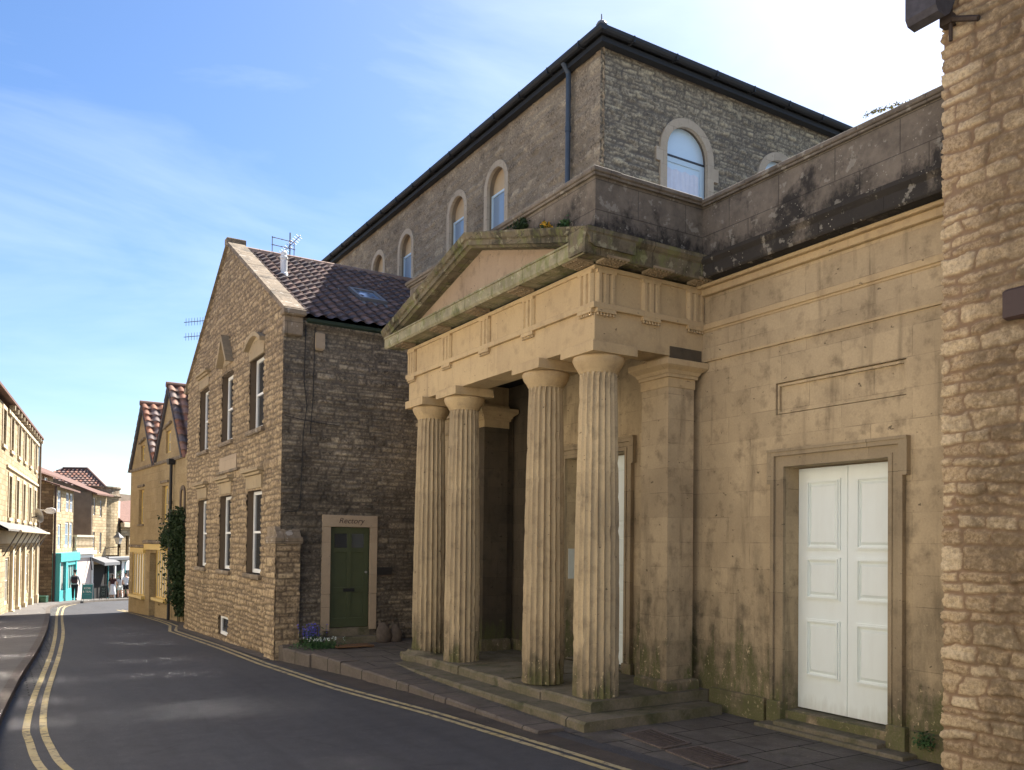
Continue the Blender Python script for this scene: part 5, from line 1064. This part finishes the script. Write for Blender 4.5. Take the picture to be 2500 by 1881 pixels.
# aerials
def aerial(mast,booms,label,mx):
    t=thing('tv_aerial',label,'aerial',Fr(mast[0],mast[1],0,mast[2])); b=B(); b.cyl(mast[:3],(mast[0],mast[1],mast[3]),.018,n=6); b.build('mast',M['aer'],t)
    for (p,q,el_,n_) in booms:
        b=B(); p,q=Vector(p),Vector(q); b.cyl(p,q,.011,n=6)
        for i in range(n_):
            c=p.lerp(q,(i+.3)/n_); e=Vector(el_); b.cyl(c-e,c+e,.0065,n=5)
        b.build('boom',mx,t)
    return t
aerial((6.85,23.3,9.7,10.75),[((6.65,23.6,10.15),(7.05,23.0,10.62),(.10,.05,-.03),11),((6.35,23.35,10.55),(7.0,23.3,10.5),(0,0,.02),3),((6.35,23.35,10.34),(7.0,23.3,10.3),(0,0,.02),3),((6.35,23.35,10.1),(7.0,23.3,10.0),(0,0,.02),3),((6.37,23.35,10.57),(6.37,23.35,10.05),(.01,0,0),2),((6.97,23.3,10.52),(6.97,23.3,9.9),(.01,0,0),2)],'small television aerial with red directors above the tiled ridge',M['aer'])
aerial((5.62,28.35,6.6,9.35),[((5.66,28.35,9.22),(4.95,28.2,9.02),(0,0,.12),8),((5.66,28.35,8.74),(4.95,28.2,8.55),(0,0,.12),8)],'two stacked comb aerials jutting out behind the left gable coping',M['aer'])
# street lamp on a long arm
t=thing('street_lamp','pale street lamp head on a long thin arm from the gold house','street lamp',Fr(1.6,50.6,0,3.55)); b=B(); b.tube([(1.55,51.0,3.55),(1.9,50.7,3.62),(2.15,50.3,3.6)],.025,6); b.build('arm',M['lum'],t)
b=B(); b.lathe([(.02,0),(.10,.15),(.13,.45),(.09,.62),(.02,.66)],(0,0,0),12); hm=b; hd=Matrix.Translation((2.1,50.35,3.57))@Vector((.8,-.6,0)).to_track_quat('Z','Y').to_matrix().to_4x4()@Matrix.Diagonal((.6,1.3,1,1)); b.T=hd; b.build('lamp_head',M['lum'],t,True)
t=thing('wall_lantern','glazed square lantern on a bracket on the rounded stone corner','lantern',T5@Matrix.Translation((.6,-.6,2.2)))
b=B(T5); b.add([(.42,-.75,2.25),(.84,-.75,2.25),(.84,-.33,2.25),(.42,-.33,2.25),(.52,-.65,1.8),(.74,-.65,1.8),(.74,-.43,1.8),(.52,-.43,1.8)],[(4,5,1,0),(5,6,2,1),(6,7,3,2),(7,4,0,3)]); b.build('glazing',M['glassl'],t)
b=B(T5); b.add([(.36,-.81,2.25),(.90,-.81,2.25),(.90,-.27,2.25),(.36,-.27,2.25),(.63,-.54,2.62)],[(0,1,4),(1,2,4),(2,3,4),(3,0,4),(3,2,1,0)]); b.build('cap',M['lead'],t)
b=B(T5); b.tube([(.63,-.54,1.8),(.63,-.5,1.6),(-.1,.3,1.45)],.025,6); b.build('bracket',M['black'],t)
t=thing('satellite_dish','grey satellite dish on the gold house above the canopy','satellite dish',T1@Matrix.Translation((10.7,-.3,3.3)))
b=B(T1@Matrix.Translation((10.8,-.32,3.3))@Matrix.Rotation(R(70),4,'X')@Matrix.Rotation(R(35),4,'Y')); b.lathe([(.05,-.09),(.2,-.07),(.36,0),(.38,.01),(.2,-.05),(.02,-.07)],(0,0,0),20); b.build('dish',M['metal'],t,True)
b=B(T1); b.tube([(10.8,0,3.2),(10.8,-.3,3.25)],.03,6); b.build('arm',M['black'],t)
# storage box and boards
ZP=lambda y:zr(y)+.11
t=thing('grit_box','low dark green box on the pavement beside the gable wall','box',Fr(2.15,52.9,-20,ZP(52.9))); b=B(Fr(2.15,52.9,-20,ZP(52.9))); b.box(-.32,.32,-.2,.2,0,.3,.02); b.build('body',M['greybox'],t); b=B(Fr(2.15,52.9,-20,ZP(52.9))); b.box(-.34,.34,-.22,.22,.3,.36,.02); b.build('lid',M['greybox'],t)
def aboard(x,y,ang,w_,h,face,frame,label):
    T=Fr(x,y,ang,ZP(y)); t=thing('pavement_sign',label,'sign',T)
    for s_ in (-1,1):
        TT=T@Matrix.Translation((0,s_*.22,0))@Matrix.Rotation(R(s_*10),4,'X'); b=B(TT)
        b.box(-w_/2,w_/2,-.012,.012,.12,h-.06); o=b.build('panel',face,t)
        if s_<0: face_T=TT
        b=B(TT); b.tube([(-w_/2,0,0),(-w_/2,0,h),(w_/2,0,h),(w_/2,0,0)],.016,6); b.build('frame',frame,t)
    return t,face_T
t,TT=aboard(4.53,53.75,-18,.56,1.02,M['teald'],M['metal'],'teal pavement sign in a metal frame with white lettering')
for s_,z,q in (('KOBI',.74,.15),('& TEAL',.54,.15),('- - - - - - -',.38,.07)): text('lettering',s_,TT@Matrix.Translation((0,-.018,z)),q,M['white'],t)
t,TT=aboard(5.75,57.6,-22,.4,.9,M['black'],M['timber'],'small black chalkboard sign standing left of the walking woman')
for z in (.7,.6,.5,.4,.3): text('lettering','~ ~ ~',TT@Matrix.Translation((0,-.018,z)),.08,M['white'],t)
# flower stands by the far shop
for (u,y,h,lab) in ((.35,-.75,1.9,'tall stand of potted greenery at the dark shop front'),(1.5,-.7,1.2,'low display of pale flowers beside the shop door')):
    q=T5@Vector((u,y,0)); z=ZP(q.y); t=thing('plant_stand',lab,'plants',Fr(q.x,q.y,0,z)); leaves('foliage',M['leaf'],[(q.x+rr.gauss(0,.14),q.y+rr.gauss(0,.12),z+.3+rr.random()*(h-.3)) for _ in range(260)],.06,t,rr); leaves('petals',M['petalw'],[(q.x+rr.gauss(0,.15),q.y-.1+rr.gauss(0,.1),z+.4+rr.random()*(h-.4)) for _ in range(50)],.05,t,rr); b=B(); b.lathe([(.12,0),(.16,.28),(.17,.3)],(q.x,q.y,z),10); b.build('pot',M['brown'],t)
# ------------------------------------------------------------------ people
def skinmesh(name,chain,mat,parent,T,root=0,sub=1):
    """chain: list of polylines of (x,y,z,rx,ry); shared points are merged"""
    vs=[];rad=[];ed=[];ix={}
    for pl in chain:
        prev=None
        for p in pl:
            k=tuple(round(c,4) for c in p[:3])
            if k not in ix: ix[k]=len(vs); vs.append(p[:3]); rad.append((p[3],p[4] if len(p)>4 else p[3]))
            i=ix[k]
            if prev is not None and prev!=i: ed.append((prev,i))
            prev=i
    me=bpy.data.meshes.new(name); X=rootM(parent).inverted()@T; me.from_pydata([X@Vector(v) for v in vs],ed,[]); o=bpy.data.objects.new(name,me); COL.objects.link(o); o.parent=parent; me.materials.append(mat)
    m_=o.modifiers.new('skin','SKIN'); m_.use_smooth_shade=True; sv=me.skin_vertices[0].data
    for i,(a,b_) in enumerate(rad): sv[i].radius=(a,b_); sv[i].use_root=(i==root)
    s_=o.modifiers.new('sub','SUBSURF'); s_.levels=sub; s_.render_levels=sub+1
    return o
def person(x,y,ang,H,label,top,bottom,stride=.16,hair_len=0,shorts=False,skirt=False,bag=None,cap=False,sleeve=True,arm=.0):
    T=Fr(x,y,ang,ZP(y))@Matrix.Scale(H/1.75,4); t=thing('person',label,'person',Fr(x,y,ang,ZP(y)))
    hip=(0,0,.93,.13,.10); 
    legs={}
    for s_ in (-1,1):
        f=stride*s_; kn=(s_*.095,-f*.55+(-.03 if s_<0 else 0),.50,.058,.062); an=(s_*.095,-f+(.06 if -f>0 else 0),.10 if -f<=0 else .13,.036,.04)
        legs[s_]=[hip,(s_*.09,0,.86,.085,.09),kn,(s_*.095,kn[1]*.3+an[1]*.7,.3,.052,.055),an,(s_*.1,an[1]-.14,.035 if -f<=0 else .05,.035,.03)]
    tor=[hip,(0,0,1.08,.12,.085),(0,-.0,1.26,.145,.095),(0,0,1.40,.13,.08),(0,-.0,1.47,.055,.055),(0,-.015,1.53,.052,.055)]
    head=[(0,-.015,1.53,.052,.055),(0,-.03,1.60,.072,.085),(0,-.03,1.67,.076,.095),(0,-.02,1.73,.05,.06)]
    arms={}
    for s_ in (-1,1):
        sw=-s_*stride*.5
        el=(s_*(.245),.02-sw*.4,1.12,.038,.038); wr=(s_*.25,-.07-sw,.90,.026,.03)
        if arm and s_>0: wr=(s_*.2,-.25,1.1,.026,.03)
        arms[s_]=[(0,0,1.40,.13,.08),(s_*.17,0,1.385,.058,.055),el,wr,(wr[0],wr[1]-.015,wr[2]-.07,.032,.018),(wr[0],wr[1]-.03,wr[2]-.13,.022,.013)]
    skinmesh('body',[tor,head[0:],legs[-1],legs[1],arms[-1],arms[1]],M['skin'],t,T,0,1)
    g=1.0
    def fat(p,k,ad): return (*p[:3],p[3]*k+ad,p[4]*k+ad)
    ch=[[fat(p,1.0,.018) for p in tor[1:4]]+[(0,0,1.455,.07,.066)]]
    for s_ in (-1,1):
        a=[fat(p,1.0,.016) for p in arms[s_][:3]]
        if sleeve: a.append(fat(arms[s_][3],1.0,.012))
        else: a[-1]=(a[-1][0],a[-1][1],1.2,.055,.055)
        ch.append(a)
    ch.append([fat(tor[1],1,.018),(0,0,.93,.155,.12),(0,0,.87,.15,.12)])
    skinmesh('top',ch,top,t,T,1,1)
    if skirt:
        b=B(T); b.lathe([(.125,1.02),(.16,.9),(.2,.6),(.24,.28),(.235,.27)],(0,0,0),20); b.build('skirt',bottom,t,True)
    else:
        ch=[]
        for s_ in (-1,1):
            l=[(0,0,.95,.15,.115)]+[fat(p,1.03,.02) for p in legs[s_][1:(3 if shorts else 5)]]
            if shorts: l[-1]=(l[-1][0],l[-1][1]*.8,.56,.085,.085)
            ch.append(l)
        skinmesh('trousers',ch,bottom,t,T,0,1)
    for s_ in (-1,1):
        f=legs[s_][-1]; a=legs[s_][-2]
        skinmesh('shoe',[[(a[0],a[1]+.03,.045,.045,.045),(a[0],a[1]-.06,.04,.045,.04),(f[0],f[1]-.02,.03,.04,.03)]],M['cloth_black'],t,T,0,1)
    hc=[[(0,.0,1.60,.06,.06),(0,.005,1.67,.082,.085),(0,-.02,1.735,.066,.08)]]
    if hair_len: hc.append([(0,.0,1.60,.06,.06),(0,.06,1.5,.07,.05),(0,.09,1.5-hair_len,.055,.03)])
    skinmesh('hair',hc,M['hair'],t,T,0,1)
    if cap:
        b=B(T); b.lathe([(.105,1.70),(.10,1.75),(.06,1.79),(0.01,1.80)],(0,-.02,0),16).box(-.07,.07,-.2,-.08,1.69,1.705,.004); b.build('cap',M['cloth_black'],t,True)
    # face
    b=B(T); b.add([(0,-.135,1.63),(-.018,-.112,1.62),(.018,-.112,1.62),(0,-.11,1.665)],[(0,2,1),(0,1,3),(0,3,2),(1,2,3)]); b.build('nose',M['skin'],t)
    for s_ in (-1,1):
        b=B(T); b.cyl((s_*.03,-.118,1.665),(s_*.03,-.105,1.665),.011,n=8); b.build('eye',M['black'],t)
        b=B(T); b.cyl((s_*.078,-.02,1.65),(s_*.092,-.01,1.65),.028,.022,8); b.build('ear',M['skin'],t)
    b=B(T); b.box(-.022,.022,-.12,-.105,1.597,1.606); b.build('mouth',M['brown'],t)
    # hands: palm is the wrist end of the body; separate fingers
    for s_ in (-1,1):
        wr=arms[s_][3]; px,py,pz=arms[s_][4][:3]
        for k in range(4):
            yy=py-.03+.02*k; L=(.06,.072,.075,.06)[k]
            b=B(T); b.cyl((px,yy,pz-.04),(px-s_*.01,yy-.01,pz-.04-L*.6),.010,.009,6).cyl((px-s_*.01,yy-.01,pz-.04-L*.6),(px-s_*.03,yy-.015,pz-.04-L),.009,.006,6); b.build('finger',M['skin'],t)
        b=B(T); b.cyl((px,py-.035,pz),(px-s_*.02,py-.065,pz-.05),.011,.008,6); b.build('thumb',M['skin'],t)
    if bag:
        b=B(T); b.box(-.16,.16,.11,.30,1.0,1.42,.05); bg_=b.build('backpack' if bag=='pack' else 'bag',M['cloth_black'],t)
        if bag=='pack':
            b=B(T); b.box(-.12,.12,.30,.35,1.03,1.22,.02); b.build('pocket',M['cloth_dark'],bg_)
            for s_ in (-1,1):
                b=B(T); b.tube([(s_*.11,.12,1.42),(s_*.11,-.02,1.46),(s_*.12,-.12,1.3),(s_*.14,0,1.08),(s_*.14,.12,1.05)],.018,6); b.build('strap',M['cloth_black'],t)
    return t
person(4.02,56.0,170,1.78,'person in dark cap and pale shirt with black backpack walking past the teal shop',M['shirt_grey'],M['cloth_black'],.14,bag='pack',cap=True)
person(6.85,63.4,165,1.66,'person with long dark hair, dark top and long white skirt near the chalkboard',M['cloth_dark'],M['cloth_white'],.1,hair_len=.25,skirt=True,sleeve=False)
person(7.45,64.6,200,1.60,'person in a pale patterned top and short skirt standing by the flower display',M['shirt_grey'],M['petalw'],.06,hair_len=.15,shorts=True,sleeve=False)
tt=person(7.62,62.9,190,1.74,'person in white t-shirt and black shorts standing beside the cottage corner',M['cloth_white'],M['cloth_black'],.12,shorts=True,sleeve=False)
